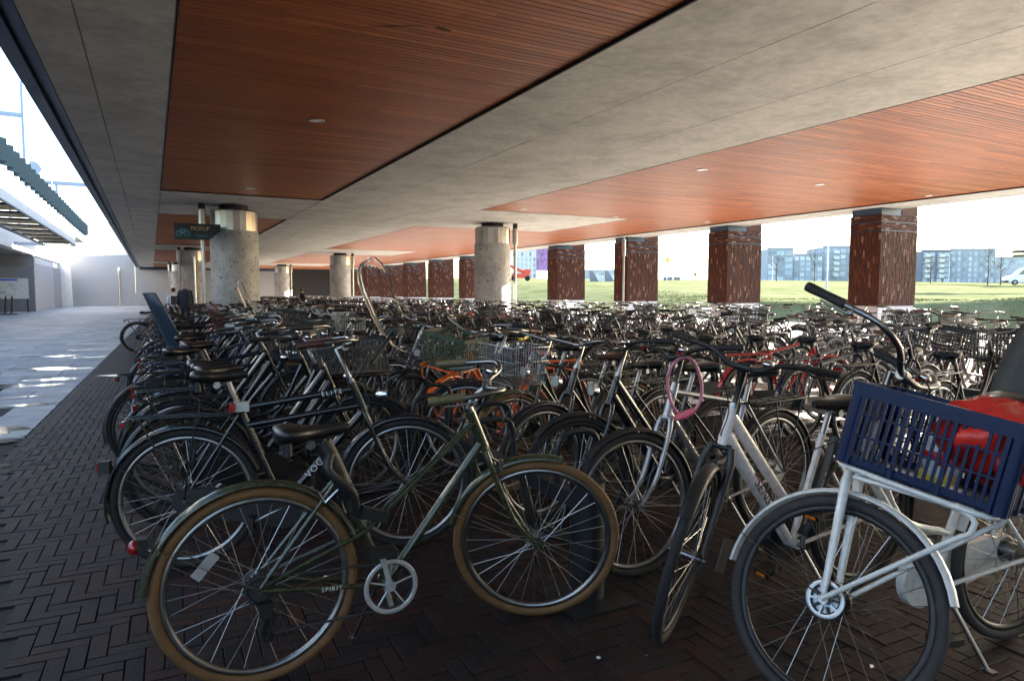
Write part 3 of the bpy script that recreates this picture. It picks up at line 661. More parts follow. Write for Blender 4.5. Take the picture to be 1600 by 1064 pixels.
building('apartment_block','lower middle section of the blue-grey flats between the two nearest pillars',1237.6,1283,399,232,5,5,'towerblue',gap=.16)
building('apartment_block','plain topped block at the right end of the flats left of the nearest pillar',1283.6,1345,387,236,6,5,'towerblue',balc=1,gap=.2)
building('apartment_block','dark balconied block just right of the nearest brick pillar',1437,1481,393,215,6,4,'facadedark',balc=2,gap=.2)
building('apartment_block','long grey-blue block with scattered windows right of the nearest pillar',1481.6,1551,391,218,6,8,'towerblue',gap=.26)
building('apartment_block','stepped lower block at the right edge behind the white van',1551.6,1640,404,222,5,8,'facadepale',gap=.24)
building('office_building','pale many-windowed building behind the red lift, right of the middle column',800,838,384,260,7,6,'whiteconc',gap=.22,cat='office building')
t=building('low_building','low pale building on the horizon between the third and fourth pillars',905,960,424,260,2,7,'facadepale',cat='low building')
xa,ya=dirpx(838,240); t=thing('banner','purple patterned hoarding on a frame beside the pale building','banner',(xa,ya,3),R(-27)); obj('cloth',MB().m('purple').bx(0,4.8,0,.2,6,14),t); obj('post',MB().m('masts').rod((0,.3,0),(0,.3,14),.12,6),t); obj('post',MB().m('masts').rod((4.8,.3,0),(4.8,.3,14),.12,6),t)
# red scissor/boom lift
xa,ya=dirpx(812,120); z0=lawn_h(xa,ya)
t=thing('boom_lift','red boom lift standing on the lawn right of the middle column','lift',(xa,ya,z0),R(-20))
obj('chassis',MB().m('cranered').bx(-1.6,1.6,-1,1,.5,1.3),t); 
for sx in(-1,1): obj('wheel',MB().m('rubber').disc((sx*1.2,-1.05,.45),.45,.3,16),t)
obj('boom',MB().m('cranered').box((-.8,0,2.2),(4.2,.45,.5),Matrix.Rotation(R(25),3,'Y')),t); obj('counterweight',MB().m('cranered').bx(.6,1.8,-.8,.8,1.3,2.0),t)
obj('basket',MB().m('cranered').bx(-3.4,-2.2,-.6,.6,2.9,3.0).bx(-3.4,-2.2,-.6,-.55,3,3.9).bx(-3.4,-3.35,-.6,.6,3,3.9),t)
# dark wedges on lawn
for px,lab in ((927,'left dark slanted fin of the pair on the lawn between the pillars'),(951,'right dark slanted fin of the pair on the lawn between the pillars')):
    xa,ya=dirpx(px,118); z0=lawn_h(xa,ya); t=thing('slanted_fin',lab,'sculpture',(xa,ya,z0),R(-27))
    obj('fin',MB().m('facadedark').add([(-.5,0,-.2),(1.0,0,-.2),(-.2,0,1.8),(-.7,0,1.8),(-.5,.8,-.2),(1.0,.8,-.2),(-.2,.8,1.8),(-.7,.8,1.8)],[(0,1,2,3),(7,6,5,4),(1,5,6,2),(0,3,7,4),(3,2,6,7),(0,4,5,1)]),t)
    obj('side_panel',MB().m('whiteconc').add([(1.02,.1,-.2),(2.0,.1,-.2),(1.9,.1,1.0),(.6,.1,1.1),(1.02,.5,-.2),(2.0,.5,-.2),(1.9,.5,1.0),(.6,.5,1.1)],[(0,1,2,3),(7,6,5,4),(1,5,6,2),(0,3,7,4),(3,2,6,7)]),t)
# road and van
rd=MB().m('asphalt'); a0=dirpx(1340,101); a1=dirpx(1760,92); 
def strip(p,q_,w0,dz,M,ns=24):
    vs=[];
    for i in range(ns+1):
        x=p[0]+(q_[0]-p[0])*i/ns; y=p[1]+(q_[1]-p[1])*i/ns; dx,dy=q_[0]-p[0],q_[1]-p[1]; l=math.hypot(dx,dy); nx,ny_=-dy/l*w0,dx/l*w0
        vs+=[(x-nx,y-ny_,lawn_h(x,y)+dz),(x+nx,y+ny_,lawn_h(x,y)+dz)]
    return MB().m(M).add(vs,[(2*i,2*i+2,2*i+3,2*i+1) for i in range(ns)])
struct('road',strip(a0,a1,1.6,.12,'asphalt'))
xa,ya=dirpx(1566,93); xb,yb=dirpx(1640,91); z0=lawn_h(xa,ya)+.13
vt=thing('parked_van','white panel van at the right edge, nose pointing left','van',(xa,ya,z0),math.atan2(yb-ya,xb-xa))
prof=[(0,.45),(0,.95),(.25,1.15),(1.0,1.35),(1.75,2.15),(2.2,2.35),(6.0,2.4),(6.1,2.2),(6.1,.45)]
q=MB().m('carwhite'); n=len(prof); q.add([(x,-1,z) for x,z in prof]+[(x,1,z) for x,z in prof],[tuple(range(n-1,-1,-1)),tuple(range(n,2*n))]+[(i,(i+1)%n,n+(i+1)%n,n+i) for i in range(n)]); obj('body',q,vt)
q=MB().m('glassdark').add([(1.35,-1.01,1.4),(2.3,-1.01,1.4),(2.3,-1.01,2.0),(1.85,-1.01,2.0)],[(0,1,2,3)]); obj('side_window',q,vt)
q=MB().m('glassdark').add([(1.06,-.85,1.42),(1.06,.85,1.42),(1.70,.8,2.12),(1.70,-.8,2.12)],[(0,3,2,1)]); obj('windscreen',q,vt,T(-.02,0,.02))
for x in(1.0,4.9): 
    o=obj('wheel',MB().m('rubber').disc((x,-.95,.36),.36,.24,18),vt); obj('rim',MB().m('alloy').disc((x,-1.08,.36),.2,.03,12),o)
obj('headlight',MB().m('clearlens').box((.1,-.75,.95),(.2,.35,.18)),vt); obj('bumper',MB().m('plastic').bx(-.06,.3,-1.01,1.01,.35,.62),vt)
# bare trees and lamps
def tree(px,d,ht,lab,seed):
    xa,ya=dirpx(px,d); z0=lawn_h(xa,ya); t=thing('bare_tree',lab,'tree',(xa,ya,z0)); rr=random.Random(seed)
    tr=MB().m('bark').tube([(0,0,-.2),(.05,0,ht*.35),(-.04,.05,ht*.65),(.05,0,ht)],[.13,.10,.06,.015],7); obj('trunk',tr,t)
    cr=MB().m('bark')
    for k in range(26):
        z=ht*rr.uniform(.28,.92); a=rr.uniform(0,2*PI); L=(ht-z)*.45+.4; up=rr.uniform(.7,1.3)
        p0=Vector((0,0,z)); p1=p0+Vector((math.cos(a)*L*.5,math.sin(a)*L*.5,L*.5*up)); p2=p1+Vector((math.cos(a+.3)*L*.35,math.sin(a+.3)*L*.35,L*.5*up))
        cr.tube([p0,p1,p2],[.03,.02,.008],4)
        for s in range(4):
            b=a+rr.uniform(-1,1); p3=p1.lerp(p2,rr.random()); cr.tube([p3,p3+Vector((math.cos(b)*L*.3,math.sin(b)*L*.3,L*.3))],[.012,.005],3)
    obj('crown',cr,t)
tree(1271,150,9,'bare young tree in front of the flats between the two nearest pillars',1); tree(1541,120,6.6,'taller bare young tree right of the nearest brick pillar',2); tree(1561,122,5.6,'smaller bare tree left of the white van',3); tree(1452,140,5.5,'bare sapling in front of the dark balconied block',4); tree(1212,160,6,'bare sapling before the leftmost glass-fronted flats',5)
def slamp(px,d,ht,lab):
    xa,ya=dirpx(px,d); z0=lawn_h(xa,ya); t=thing('street_lamp',lab,'street lamp',(xa,ya,z0)); obj('pole',MB().m('masts').rod((0,0,-.2),(0,0,ht),.09,8,.05),t); obj('lamp_head',MB().m('masts').box((.5,0,ht),(1.2,.25,.12)),t)
slamp(1290,70,8.6,'tall pale street lamp just left of the nearest brick pillar'); slamp(1205,190,7,'small street lamp in front of the leftmost flats'); slamp(1480,160,7,'street lamp between the dark and the long block')
cv=thing('dark_canopy','dark flat double canopy roof poking in at the right edge','canopy',(*dirpx(1578,60),0),R(-60))
obj('roof',MB().m('blacksteel').bx(0,9,0,3,4.9,5.05).bx(.1,9,.2,3,4.55,4.7),cv); obj('post',MB().m('masts').rod((6,1.5,0),(6,1.5,4.9),.12,8),cv)
q=MB().m('facadepale'); 
for px in (1036,1052):
    xa,ya=dirpx(px,150); t=thing('low_wall','low dark wall on the lawn '+('left' if px<1040 else 'right')+' of its gap between the second and third pillars','wall',(xa,ya,lawn_h(xa,ya)),R(-32)); obj('wall',MB().m('facadedark').bx(0,2.0 if px<1040 else 1.4,0,.4,0,.7),t)
xa,ya=dirpx(1041,140); t=thing('round_sign','yellow round sign on a post between the second and third pillars','sign',(xa,ya,lawn_h(xa,ya))); obj('post',MB().m('masts').rod((0,0,0),(0,0,4),.05,6),t); obj('plate',MB().m('yellow').disc((0,-.1,4.2),.55,.06,16),t)

# ================================================================= PEOPLE
def person(label,loc,rz,h,top,legs,hair,pose='stand',coat=.0,bag=None):
    """one continuous skinned body; clothes are colour zones of that surface, hair a child"""
    s=h/1.75
    J={'pel':(0,0,.95),'che':(.0,0,1.25),'nek':(.02,0,1.46),'hea':(.04,0,1.60),'top':(.04,0,1.70)}
    V=[];E=[];Rr=[]
    def a(p,r,par=None): V.append((p[0]*s,p[1]*s,p[2]*s)); Rr.append(r*s); 
    P=[((0,0,.95),.15),((0,0,1.12),.14),((.0,0,1.30),.17),((.01,0,1.43),.09),((.03,0,1.50),.055),((.05,0,1.60),.095),((.05,0,1.69),.07)]
    for p,r in P: a(p,r)
    E+=[(i,i+1) for i in range(6)]
    st_={'stand':(.03,-.03),'walk':(.22,-.25)}[pose]
    for sg_,f in ((1,st_[0]),(-1,st_[1])):
        b=len(V)
        a((0,.09*sg_,.88),.10); a((f*.45,.10*sg_,.50),.065); a((f,.10*sg_,.10),.045); a((f+.14,.11*sg_,.045),.042)
        E+=[(0,b),(b,b+1),(b+1,b+2),(b+2,b+3)]
        b=len(V); g=-f*.6
        a((0,.19*sg_,1.38),.065); a((g*.4,.24*sg_,1.12),.05); a((g+.05,.23*sg_,.90),.036); a((g+.08,.225*sg_,.80),.032)
        E+=[(2,b),(b,b+1),(b+1,b+2),(b+2,b+3)]
    me=bpy.data.meshes.new('person_body'); me.from_pydata(V,E,[]); o=bpy.data.objects.new('tmp',me); COL.objects.link(o)
    m=o.modifiers.new('s','SKIN'); 
    for i,r in enumerate(Rr): me.skin_vertices[0].data[i].radius=(r,r*(1.12 if i in(1,2) else 1))
    me.skin_vertices[0].data[0].use_root=True
    ss=o.modifiers.new('u','SUBSURF'); ss.levels=2; ss.render_levels=2
    dg=bpy.context.evaluated_depsgraph_get(); nm=bpy.data.meshes.new_from_object(o.evaluated_get(dg)); bpy.data.objects.remove(o)
    nm.materials.clear()
    for k in (legs,top,'skin','leather'): nm.materials.append(K[k])
    for p in nm.polygons:
        z=p.center.z/s; y=abs(p.center.y)/s
        p.material_index=3 if z<.08 else 0 if z<(.95-coat) and y<.2 else 2 if (z>1.49 or (z<.86 and y>.19)) else 1
        p.use_smooth=True
    r=link('person',nm); r['label']=label; r['category']='person'; r.location=loc; r.rotation_euler=(0,0,rz)
    hm=MB().m(hair); hm.ball((.035*s,0,1.635*s),(.105*s,.095*s,.10*s),12,8); obj('hair',hm,r)
    if coat: obj('coat',MB().m(top).loft([[(.16*s*q*math.cos(2*PI*k/12)*1.0,.21*s*q*math.sin(2*PI*k/12),z*s) for k in range(12)] for z,q in ((.95-coat,1.12),(1.05,1.05),(1.35,1.05),(1.45,.6))]),r)
    if bag: obj('backpack',MB().m(bag).loft([[(-.20*s+.09*s*math.cos(2*PI*k/10),.14*s*math.sin(2*PI*k/10)*1.0,z*s) for k in range(10)] for z in (1.0,1.1,1.3,1.38)]),r)
    return r
fx=lambda px,d:dirpx(px,d)
x_,y_=fx(290,26.2); person('person seen from behind in a long navy coat, walking away past the second column',(x_,y_,0),R(80),1.78,'navycloth','navycloth','greyhair','walk',coat=.22)
x_,y_=fx(272,26.6); person('person in a pale jacket with a dark backpack beside the one in navy',(x_,y_,0),R(95),1.58,'palecloth','darkcloth','hair','walk',bag='darkcloth')
x_,y_=fx(473,38); person('dark-haired person standing among the sunlit bikes near the far end',(x_,y_,0),R(200),1.6,'darkcloth','darkcloth','hair')
x_,y_=fx(1085,132); person('distant person in dark clothes walking on the lawn path',(x_,y_,lawn_h(x_,y_)),R(30),1.8,'darkcloth','darkcloth','hair','walk')

# ================================================================= BICYCLES
CR=Vector((.416,0,.75)); AX=Vector((-.375,0,.927)); PHI=math.atan2(-.375,.927)
def axp(s,y=0): v=CR+AX*s; return (v.x,y,v.z)
def steer(th,phi=None):
    p=PHI if phi is None else phi
    return T(*CR)@Ry(p)@Rz(th)@Ry(-p)@T(*(-CR))
def seatp(s,y=0): return (-.375*s,y,.28+.927*s)
FA=Vector((.64,0,.35)); RA=Vector((-.46,0,.35))
def wheel_meshes(rim,tyre,hubbig=False,nsp=32,reflect=False,drum=False):
    w=MB().m(rim); w.torus((0,0,0),.3045,.0135,56,8,'y',.0115)
    t=MB().m(tyre); t.torus((0,0,0),.3305,.0195,60,10,'y',.0195)
    if tyre in('rubber','greytyre') : t.m('clearlens') if False else None
    h=MB().m('alloy'); rr=.045 if hubbig else .02
    h.disc((0,0,0),rr*.8,.07,16); h.disc((0,.033,0),rr+.006,.006,16); h.disc((0,-.033,0),rr+.006,.006,16); h.disc((0,0,0),.006,.15,8)
    if drum: h.m('bright').torus((0,-.045,0),.055,.011,32,6,'y',.0025); [h.m('plastic' if k%2 else 'bright').box((.036*math.cos(k*PI/5),-.045,.036*math.sin(k*PI/5)),(.026,.004,.007),Matrix.Rotation(-k*PI/5,3,'Y')) for k in range(10)]; h.m('plastic'); h.disc((0,.04,0),.055,.02,20)
    return w,t,h,rr
def spoke_list(rr,n=32):
    out=[]
    for i in range(n):
        sd=1 if i%2 else -1; a=2*PI*i/n; o=(.9 if (i//2)%2 else -.9)
        p=Vector((math.cos(a+o)*rr,.032*sd,math.sin(a+o)*rr)); q=Vector((math.cos(a)*.296,.004*sd,math.sin(a)*.296)); out.append((p,q))
    return out
def guard(c,Rg,a0,a1,m,w=.028,n=22,thick=.0025):
    """curved mudguard over a wheel centred at c, angles in degrees from +x counter-clockwise"""
    q=MB().m(m); rings=[]
    for i in range(n+1):
        a=R(a0+(a1-a0)*i/n); ring=[]
        prof=[(-w,-.014),(-w*.7,-.002),(0,.003),(w*.7,-.002),(w,-.014)]
        for y,d in prof: ring.append((c[0]+(Rg+d)*math.cos(a),y,c[2]+(Rg+d)*math.sin(a)))
        for y,d in reversed(prof): ring.append((c[0]+(Rg+d-thick)*math.cos(a),y*.95,c[2]+(Rg+d-thick)*math.sin(a)))
        rings.append(ring)
    q.loft(rings); return q
def saddle_mb(m,L=.27,w=.105,spring=True):
    q=MB().m(m); rings=[]
    prof=[(-.5,.40,.030,.0),(-.47,.82,.045,.0),(-.38,1.0,.05,.002),(-.25,.98,.045,.0),(-.1,.62,.04,-.006),(.05,.34,.038,-.008),(.25,.22,.034,-.006),(.42,.19,.030,-.004),(.49,.12,.022,-.008)]
    for x,ww,h,dz in prof:
        r=[]
        for k in range(12):
            a=2*PI*k/12; cy=math.cos(a); sy=math.sin(a)
            yy=w*ww*(abs(cy)**.8)*(1 if cy>0 else -1); zz=(h*.45 if sy>0 else h*.95)*sy
            r.append((x*L,yy,zz+dz+.02))
        rings.append(r)
    q.loft(rings)
    q.m('plastic'); q.rod((.38*L,.012,-.012),(-.3*L,.035,-.035),.0035,6).rod((.38*L,-.012,-.012),(-.3*L,-.035,-.035),.0035,6)
    q.m('alloy'); q.disc((-.05*L,0,-.035),.018,.06,10); q.m('plastic')
    if spring:
        for sd in(-1,1): q.rod((-.36*L,sd*.055,-.06),(-.36*L,sd*.055,.0),.016,10)
        q.rod((-.05*L,.02,-.04),(-.36*L,.055,-.062),.004,6).rod((-.05*L,-.02,-.04),(-.36*L,-.055,-.062),.004,6)
    return q
def rotor(axis,th): return Matrix.Rotation(th,3,axis)
def crate_mb(m,x0,x1,y0,y1,z0,h,ns=7,bar=.008):
    q=MB().m(m); t=bar
    q.bx(x0,x1,y0,y1,z0,z0+.006)
    for z,tt in ((z0,.018),(z0+h-.025,.028),(z0+h*.36,.008),(z0+h*.66,.008)):
        q.bx(x0,x1,y0,y0+.01,z,z+tt).bx(x0,x1,y1-.01,y1,z,z+tt).bx(x0,x0+.01,y0,y1,z,z+tt).bx(x1-.01,x1,y0,y1,z,z+tt)
    nx=max(3,int((x1-x0)/.028)); ny=max(3,int((y1-y0)/.028))
    for i in range(nx+1):
        x=x0+(x1-x0)*i/nx; q.bx(x-t/2,x+t/2,y0+.001,y0+.006,z0,z0+h).bx(x-t/2,x+t/2,y1-.006,y1-.001,z0,z0+h)
    for i in range(ny+1):
        y=y0+(y1-y0)*i/ny; q.bx(x0+.001,x0+.006,y-t/2,y+t/2,z0,z0+h).bx(x1-.006,x1-.001,y-t/2,y+t/2,z0,z0+h)
    return q
def wire_basket(m,x0,x1,y0,y1,z0,h,r=.0022):
    q=MB().m(m)
    for z,rr,s in((z0+h,.0045,1),(z0+h*.62,r,.97),(z0+h*.3,r,.93),(z0,r*1.3,.9)):
        cx,cy=(x0+x1)/2,(y0+y1)/2; a,b=(x1-x0)/2*s,(y1-y0)/2*s
        q.tube([(cx-a,cy-b,z),(cx+a,cy-b,z),(cx+a,cy+b,z),(cx-a,cy+b,z)],rr,5,closed=True)
    cx,cy=(x0+x1)/2,(y0+y1)/2; a,b=(x1-x0)/2,(y1-y0)/2; s=.9
    for i in range(15):
        u=-1+2*i/14; q.rod((cx+a*u,cy-b,z0+h),(cx+a*u*s,cy-b*s,z0),r,3).rod((cx+a*u,cy+b,z0+h),(cx+a*u*s,cy+b*s,z0),r,3); q.rod((cx+a*u*s,cy-b*s,z0),(cx+a*u*s,cy+b*s,z0),r,3)
    for i in range(15):
        u=-1+2*i/14; q.rod((cx-a,cy+b*u,z0+h),(cx-a*s,cy+b*u*s,z0),r,3).rod((cx+a,cy+b*u,z0+h),(cx+a*s,cy+b*u*s,z0),r,3)
    return q
def bike_parts(kind='men',paint='black',tyre='rubber',rim='alloy',sad='leather',sadh=.97,grip='grip',bars='north',barh=.38,carrier=True,guards=True,gpaint=None,chain='case',fork=None,front=None,light=True,stand=True,hero=False,seat=None,drum=False,stemm='alloy',barm='alloy',shortguard=False,stempost=.0,forktype='curved',chainp=None,loadm=None):
    P=[]   # (name, mb, steered, base matrix, children)
    def part(name,mb,st=False,base=None,ch=()): 
        P.append((name,mb.mesh(name) if isinstance(mb,MB) else mb,st,base or Matrix.Identity(4),[(c[0],c[1].mesh(c[0]) if isinstance(c[1],MB) else c[1],c[2] if len(c)>2 else Matrix.Identity(4)) for c in ch]))
    gpaint=gpaint or paint; fork=fork or paint
    # wheels
    for fr_ in(True,False):
        w,t,h,rr=wheel_meshes(rim,tyre,not fr_ or drum,drum=drum and fr_)
        ch=[('tyre',t),('hub',h)]
        sp=spoke_list(rr)
        if hero:
            sm_=MB().m('bright').rod((0,0,0),(0,0,1),.0013,4).mesh('spoke')
            for p,q in sp:
                d=q-p; ch.append(('spoke',sm_,T(*p)@d.to_track_quat('Z','Y').to_matrix().to_4x4()@Matrix.Diagonal((1,1,d.length,1))))
        else:
            s_=MB().m('bright')
            for p,q in sp: s_.rod(p,q,.0012,3)
            ch.append(('spokes',s_))
        if hero=='reflect' and not fr_: ch.append(('reflector',MB().m('clearlens').box((-.17,-.012,.10),(.10,.008,.035),rotor('Y',R(-48)))))
        part('wheel',w,fr_,T(*(FA if fr_ else RA)),ch)
    # frame
    f=MB().m(paint)
    f.rod(axp(.005),axp(.165),.0215,14)
    BBp=(0,0,.28)
    if kind=='men': f.rod(axp(.14),seatp(.53),.0145,10).rod(axp(.035),BBp,.017,10)
    elif kind=='elite': f.rod(axp(.13),seatp(.55),.0175,12).rod(axp(.035),seatp(.455),.0175,12).rod(axp(-.0),(.01,0,.30),.021,12)
    elif kind=='lady': f.rod(axp(.03),BBp,.016,10).tube(catmull([axp(.13),(.2,0,.56),seatp(.2)],5),.014,10)
    elif kind=='oma': f.tube(catmull([axp(.035),(.26,0,.42),(.12,0,.30),BBp],6),.017,10).tube(catmull([axp(.14),(.22,0,.52),(.06,0,.42),seatp(.16)],6),.013,10)
    elif kind=='mixte':
        f.rod(axp(.03),BBp,.0175,12)
        for s in(-1,1): f.tube([axp(.12,s*.014),(-.08,s*.022,.44+.05),(RA.x,s*.058,.36)],.0075,8)
    elif kind=='sensa': f.tube([axp(.05),(.03,0,.30)],[.032,.024],14).tube([axp(.13),(.0,0,.42),],[.026,.02],14)
    f.rod(BBp,seatp(.56 if kind in('men','elite') else .5),.0155,12); f.disc(BBp,.022,.075,14)
    for s in(-1,1):
        f.rod((-.03,s*.03,.28),(RA.x,s*.062,.35),.009,8); f.rod(seatp(.53 if kind in('men','elite') else .46,s*.018),(RA.x,s*.062,.36),.0075,8)
    part('frame',f)
    # fork
    f=MB().m(fork); 
    for s in(-1,1):
        if forktype=='curved': f.tube(catmull([(CR.x,s*.035,CR.z-.0),(CR.x+.03,s*.052,CR.z-.07),(.525,s*.052,.49),(.575,s*.052,.415),(FA.x,s*.055,FA.z)],4),[.014,.008],8)
        else: f.tube([(CR.x,s*.04,CR.z),(CR.x+.028,s*.056,CR.z-.06),(FA.x-.012,s*.058,FA.z+.015)],[.017,.017,.011],10); 
        f.disc((FA.x,s*.058,FA.z),.016,.008,10)
    f.rod((CR.x,-.04,CR.z),(CR.x,.04,CR.z),.015,8); f.m('alloy').rod(axp(.165),axp(.185),.02,12)
    part('fork',f,True)
    # stem & bars
    hb=MB().m(stemm); top=Vector(axp(barh-.02)); 
    if stempost: # forward-raked stem
        hb.tube([axp(.18),axp(barh-.12),(top.x+stempost*.5,0,top.z-.05),(top.x+stempost,0,top.z)],[.0125,.0125,.013,.013],10); top=top+Vector((stempost,0,0))
    else:
        hb.tube([axp(.18),(top.x,0,top.z),(top.x+.04,0,top.z+.012)],[.0125,.0125,.012],10); top=top+Vector((.045,0,.012))
    hb.disc(top,.02,.05,12); hb.m(barm); x,z=top.x,top.z; gr=[]
    for s in(-1,1):
        if bars=='north': pts=[(x,0,z),(x+.01,s*.07,z+.01),(x+.055,s*.16,z+.03),(x+.04,s*.235,z+.045),(x-.05,s*.275,z+.035),(x-.20,s*.295,z+.02)]; g0,g1=(x-.085,s*.280,z+.033),(x-.215,s*.298,z+.018)
        elif bars=='flat': pts=[(x,0,z),(x-.005,s*.15,z+.01),(x-.05,s*.30,z+.02)]; g0,g1=(x-.028,s*.21,z+.015),(x-.055,s*.325,z+.022)
        elif bars=='riser': pts=[(x,0,z),(x,s*.06,z),(x-.02,s*.14,z+.04),(x-.06,s*.24,z+.045),(x-.13,s*.33,z+.04)]; g0,g1=(x-.07,s*.25,z+.045),(x-.135,s*.34,z+.04)
        else: pts=[(x,0,z),(x+.02,s*.1,z+.005),(x+.02,s*.22,z+.05),(x-.04,s*.31,z+.07),(x-.16,s*.34,z+.06),(x-.28,s*.35,z+.05)]; g0,g1=(x-.15,s*.342,z+.062),(x-.295,s*.352,z+.049)
        hb.tube(catmull(pts,4),.011,8)
        g0,g1=Vector(g0),Vector(g1); q=MB().m(grip); q.tube([g0,g0.lerp(g1,.1),g0.lerp(g1,.5),g0.lerp(g1,.9),g1],[.017,.0165,.0155,.0175,.0165],10); gr.append(('grip',q))
        lv=MB().m('alloy' if barm!='plastic' else 'plastic'); d=(g1-g0).normalized(); a=g0-d*.03; lv.tube(catmull([a,a+d*.03+Vector((.035,0,-.018)),g0+d*.07+Vector((.045,0,-.02)),g0+d*.11+Vector((.035,0,-.02))],3),[.006,.004],6); gr.append(('brake_lever',lv))
    bell=MB().m('chrome').ball((x+.02,.09,z+.04),(.025,.025,.018),10,6); gr.append(('bell',bell))
    cb=MB().m('plastic')
    cb.tube(catmull([(x-.02,-.2,z+.02),(x+.13,-.08,z-.0),(x+.08,-.01,z-.16),(CR.x+.03,-.01,CR.z+.05)],5),.0028,5)
    cb.tube(catmull([(x-.02,.2,z+.02),(x+.12,.05,z-.02),(x+.03,.02,z-.2),(.2,.02,.6)],5),.0028,5); gr.append(('brake_cable',cb))
    part('handlebar',hb,True,None,gr)
    # seat
    sp=MB().m('alloy').rod(seatp(.5),seatp((sadh-.055-.28)/.927),.0135,10); sx=-.375*(sadh-.28)/.927
    part('seat_post',sp); part('saddle',saddle_mb(sad,.27,.105,kind not in('men','sensa')),False,T(sx-.01,0,sadh-.03)@Ry(R(-2)))
    # crank
    c=MB().m('alloy').rod((0,-.055,0),(.07,-.065,-.145),.011,8,.009).rod((0,.055,0),(-.07,.065,.145),.011,8,.009).disc((0,0,0),.012,.13,10)
    ch=[]
    for s,(px_,pz) in((-1,(.07,-.145)),(1,(-.07,.145))):
        pd=MB().m('plastic').box((px_,s*.115,pz),(.09,.08,.022)).m('amber').box((px_+.046,s*.115,pz),(.004,.05,.014)); ch.append(('pedal',pd))
    crank_base=T(0,0,.28)
    if chain!='open': part('crank',c,False,crank_base@Ry(R(rnd.uniform(0,180))),ch)
    if chain=='case':
        q=MB().m(chainp or 'plastic'); n=14; ring=[]
        for k in range(n+1): a=-PI/2+PI*k/n; ring.append((0+.105*math.cos(a),.28+.105*math.sin(a)))
        for k in range(n+1): a=PI/2+PI*k/n; ring.append((RA.x-.0+.06*math.cos(a),RA.z+.06*math.sin(a)))
        q.loft([[(x_,-.066,z_) for x_,z_ in ring],[(x_,-.030,z_) for x_,z_ in ring]],False); part('chain_case',q)
    elif chain=='open':
        ring=MB().m('clearlens' if hero else 'alloy').torus((0,-.052,.28),.092,.007,36,8,'y',.004)
        cr2=[('pedal',ch[0][1]),('pedal',ch[1][1])]
        cc=MB().m('clearlens').rod((0,-.055,0),(-.04,-.065,.155),.0125,8,.010).rod((0,.055,0),(.04,.065,-.155),.0125,8,.010).disc((0,0,0),.02,.12,12)
        for k in range(5): a=2*PI*k/5+.3; cc.rod((0,-.05,0),(.092*math.cos(a),-.058,.092*math.sin(a)),.0045,6,.0035)
        pds=[]
        for s,(px_,pz) in((-1,(-.04,.155)),(1,(.04,-.155))):
            pds.append(('pedal',MB().m('plastic').box((px_,s*.115,pz),(.085,.085,.02)).m('alloy').box((px_+.043,s*.115,pz),(.006,.085,.024)).m('amber').box((px_+.047,s*.115,pz),(.004,.05,.014))))
        pds.append(('chainring_guard',MB().m('clearlens').torus((0,-.062,0),.094,.0095,40,8,'y',.003).m('joint').torus((0,-.056,0),.083,.003,36,5)))
        part('crank',cc,False,crank_base,pds)
        q=MB().m('joint'); r1,r2=.085,.045
        up=[(0+r1*math.cos(a),-.048,.28+r1*math.sin(a)) for a in[R(90-10*k) for k in range(0,19)]]
        lo=[(RA.x+.03,-.05,.19),(RA.x+.02,-.05,.17),(RA.x-.0,-.05,.19),(RA.x+.02,-.05,.26)]
        bk=[(RA.x+r2*math.cos(a),-.05,.35+r2*math.sin(a)) for a in[R(200-15*k) for k in range(0,8)]]
        q.tube(up+lo+bk,.0045,5,closed=True); part('chain',q)
        q=MB().m('joint')
        for k,rr in enumerate((.052,.045,.038,.032)): q.disc((RA.x,-.040-.006*k,.35),rr,.003,22)
        for k in range(20): a=2*PI*k/20; q.box((RA.x+.054*math.cos(a),-.040,.35+.054*math.sin(a)),(.008,.003,.006),rotor('Y',-a))
        part('cassette',q)
        q=MB().m('plastic').box((RA.x+.015,-.07,.285),(.045,.03,.05)).rod((RA.x+.02,-.068,.29),(RA.x-.0,-.06,.20),.012,8).rod((RA.x+.035,-.06,.27),(RA.x+.02,-.06,.18),.008,6).disc((RA.x+.02,-.055,.185),.022,.01,14).disc((RA.x+.03,-.055,.25),.02,.01,14); part('derailleur',q)
    if guards:
        m=gpaint
        q=guard(RA,.372,20,195 if not shortguard else 175,m); 
        for s in(-1,1): a=R(150); q.m('alloy').rod((RA.x,s*.06,RA.z),(RA.x+.372*math.cos(a),s*.028,RA.z+.372*math.sin(a)),.002,4)
        part('mudguard',q)
        q=guard(FA,.372,(75 if shortguard else 45),205 if not shortguard else 168,m)
        for s in(-1,1): a=R(188 if not shortguard else 160); q.m('alloy').rod((FA.x,s*.06,FA.z),(FA.x+.372*math.cos(a),s*.028,FA.z+.372*math.sin(a)),.002,4)
        if not shortguard: q.m('plastic').box((FA.x-.365,0,FA.z-.17),(.006,.06,.13),Matrix.Rotation(R(-25),3,'Y'))
        part('mudguard',q,True)
    if carrier:
        q=MB().m(gpaint if carrier==True else carrier); z=.765
        for s in(-1,1): 
            q.tube(catmull([(-.17,s*.02,z+.01),(-.24,s*.055,z),(-.4,s*.06,z),(-.68,s*.06,z),(-.72,s*.03,z)],3),.0055,6); q.rod((-.66,s*.06,z),(RA.x,s*.07,.36),.005,6); q.rod((-.40,s*.06,z),(RA.x,s*.07,.36),.005,6)
        for x_ in(-.3,-.42,-.54,-.66): q.rod((x_,-.06,z),(x_,.06,z),.004,5)
        q.rod((-.24,0,z+.002),(-.7,0,z+.002),.005,5); part('carrier',q)
        q=MB().m('redlens').box((-.735,0,z-.03),(.02,.065,.028)); q.m('plastic').box((-.718,0,z-.03),(.018,.08,.038)); part('tail_light',q)
    elif guards:
        q=MB().m('plastic').box((-.815,0,.55),(.03,.05,.05)); q.m('redlens').ball((-.84,0,.545),(.022,.025,.025),10,6); part('tail_light',q)
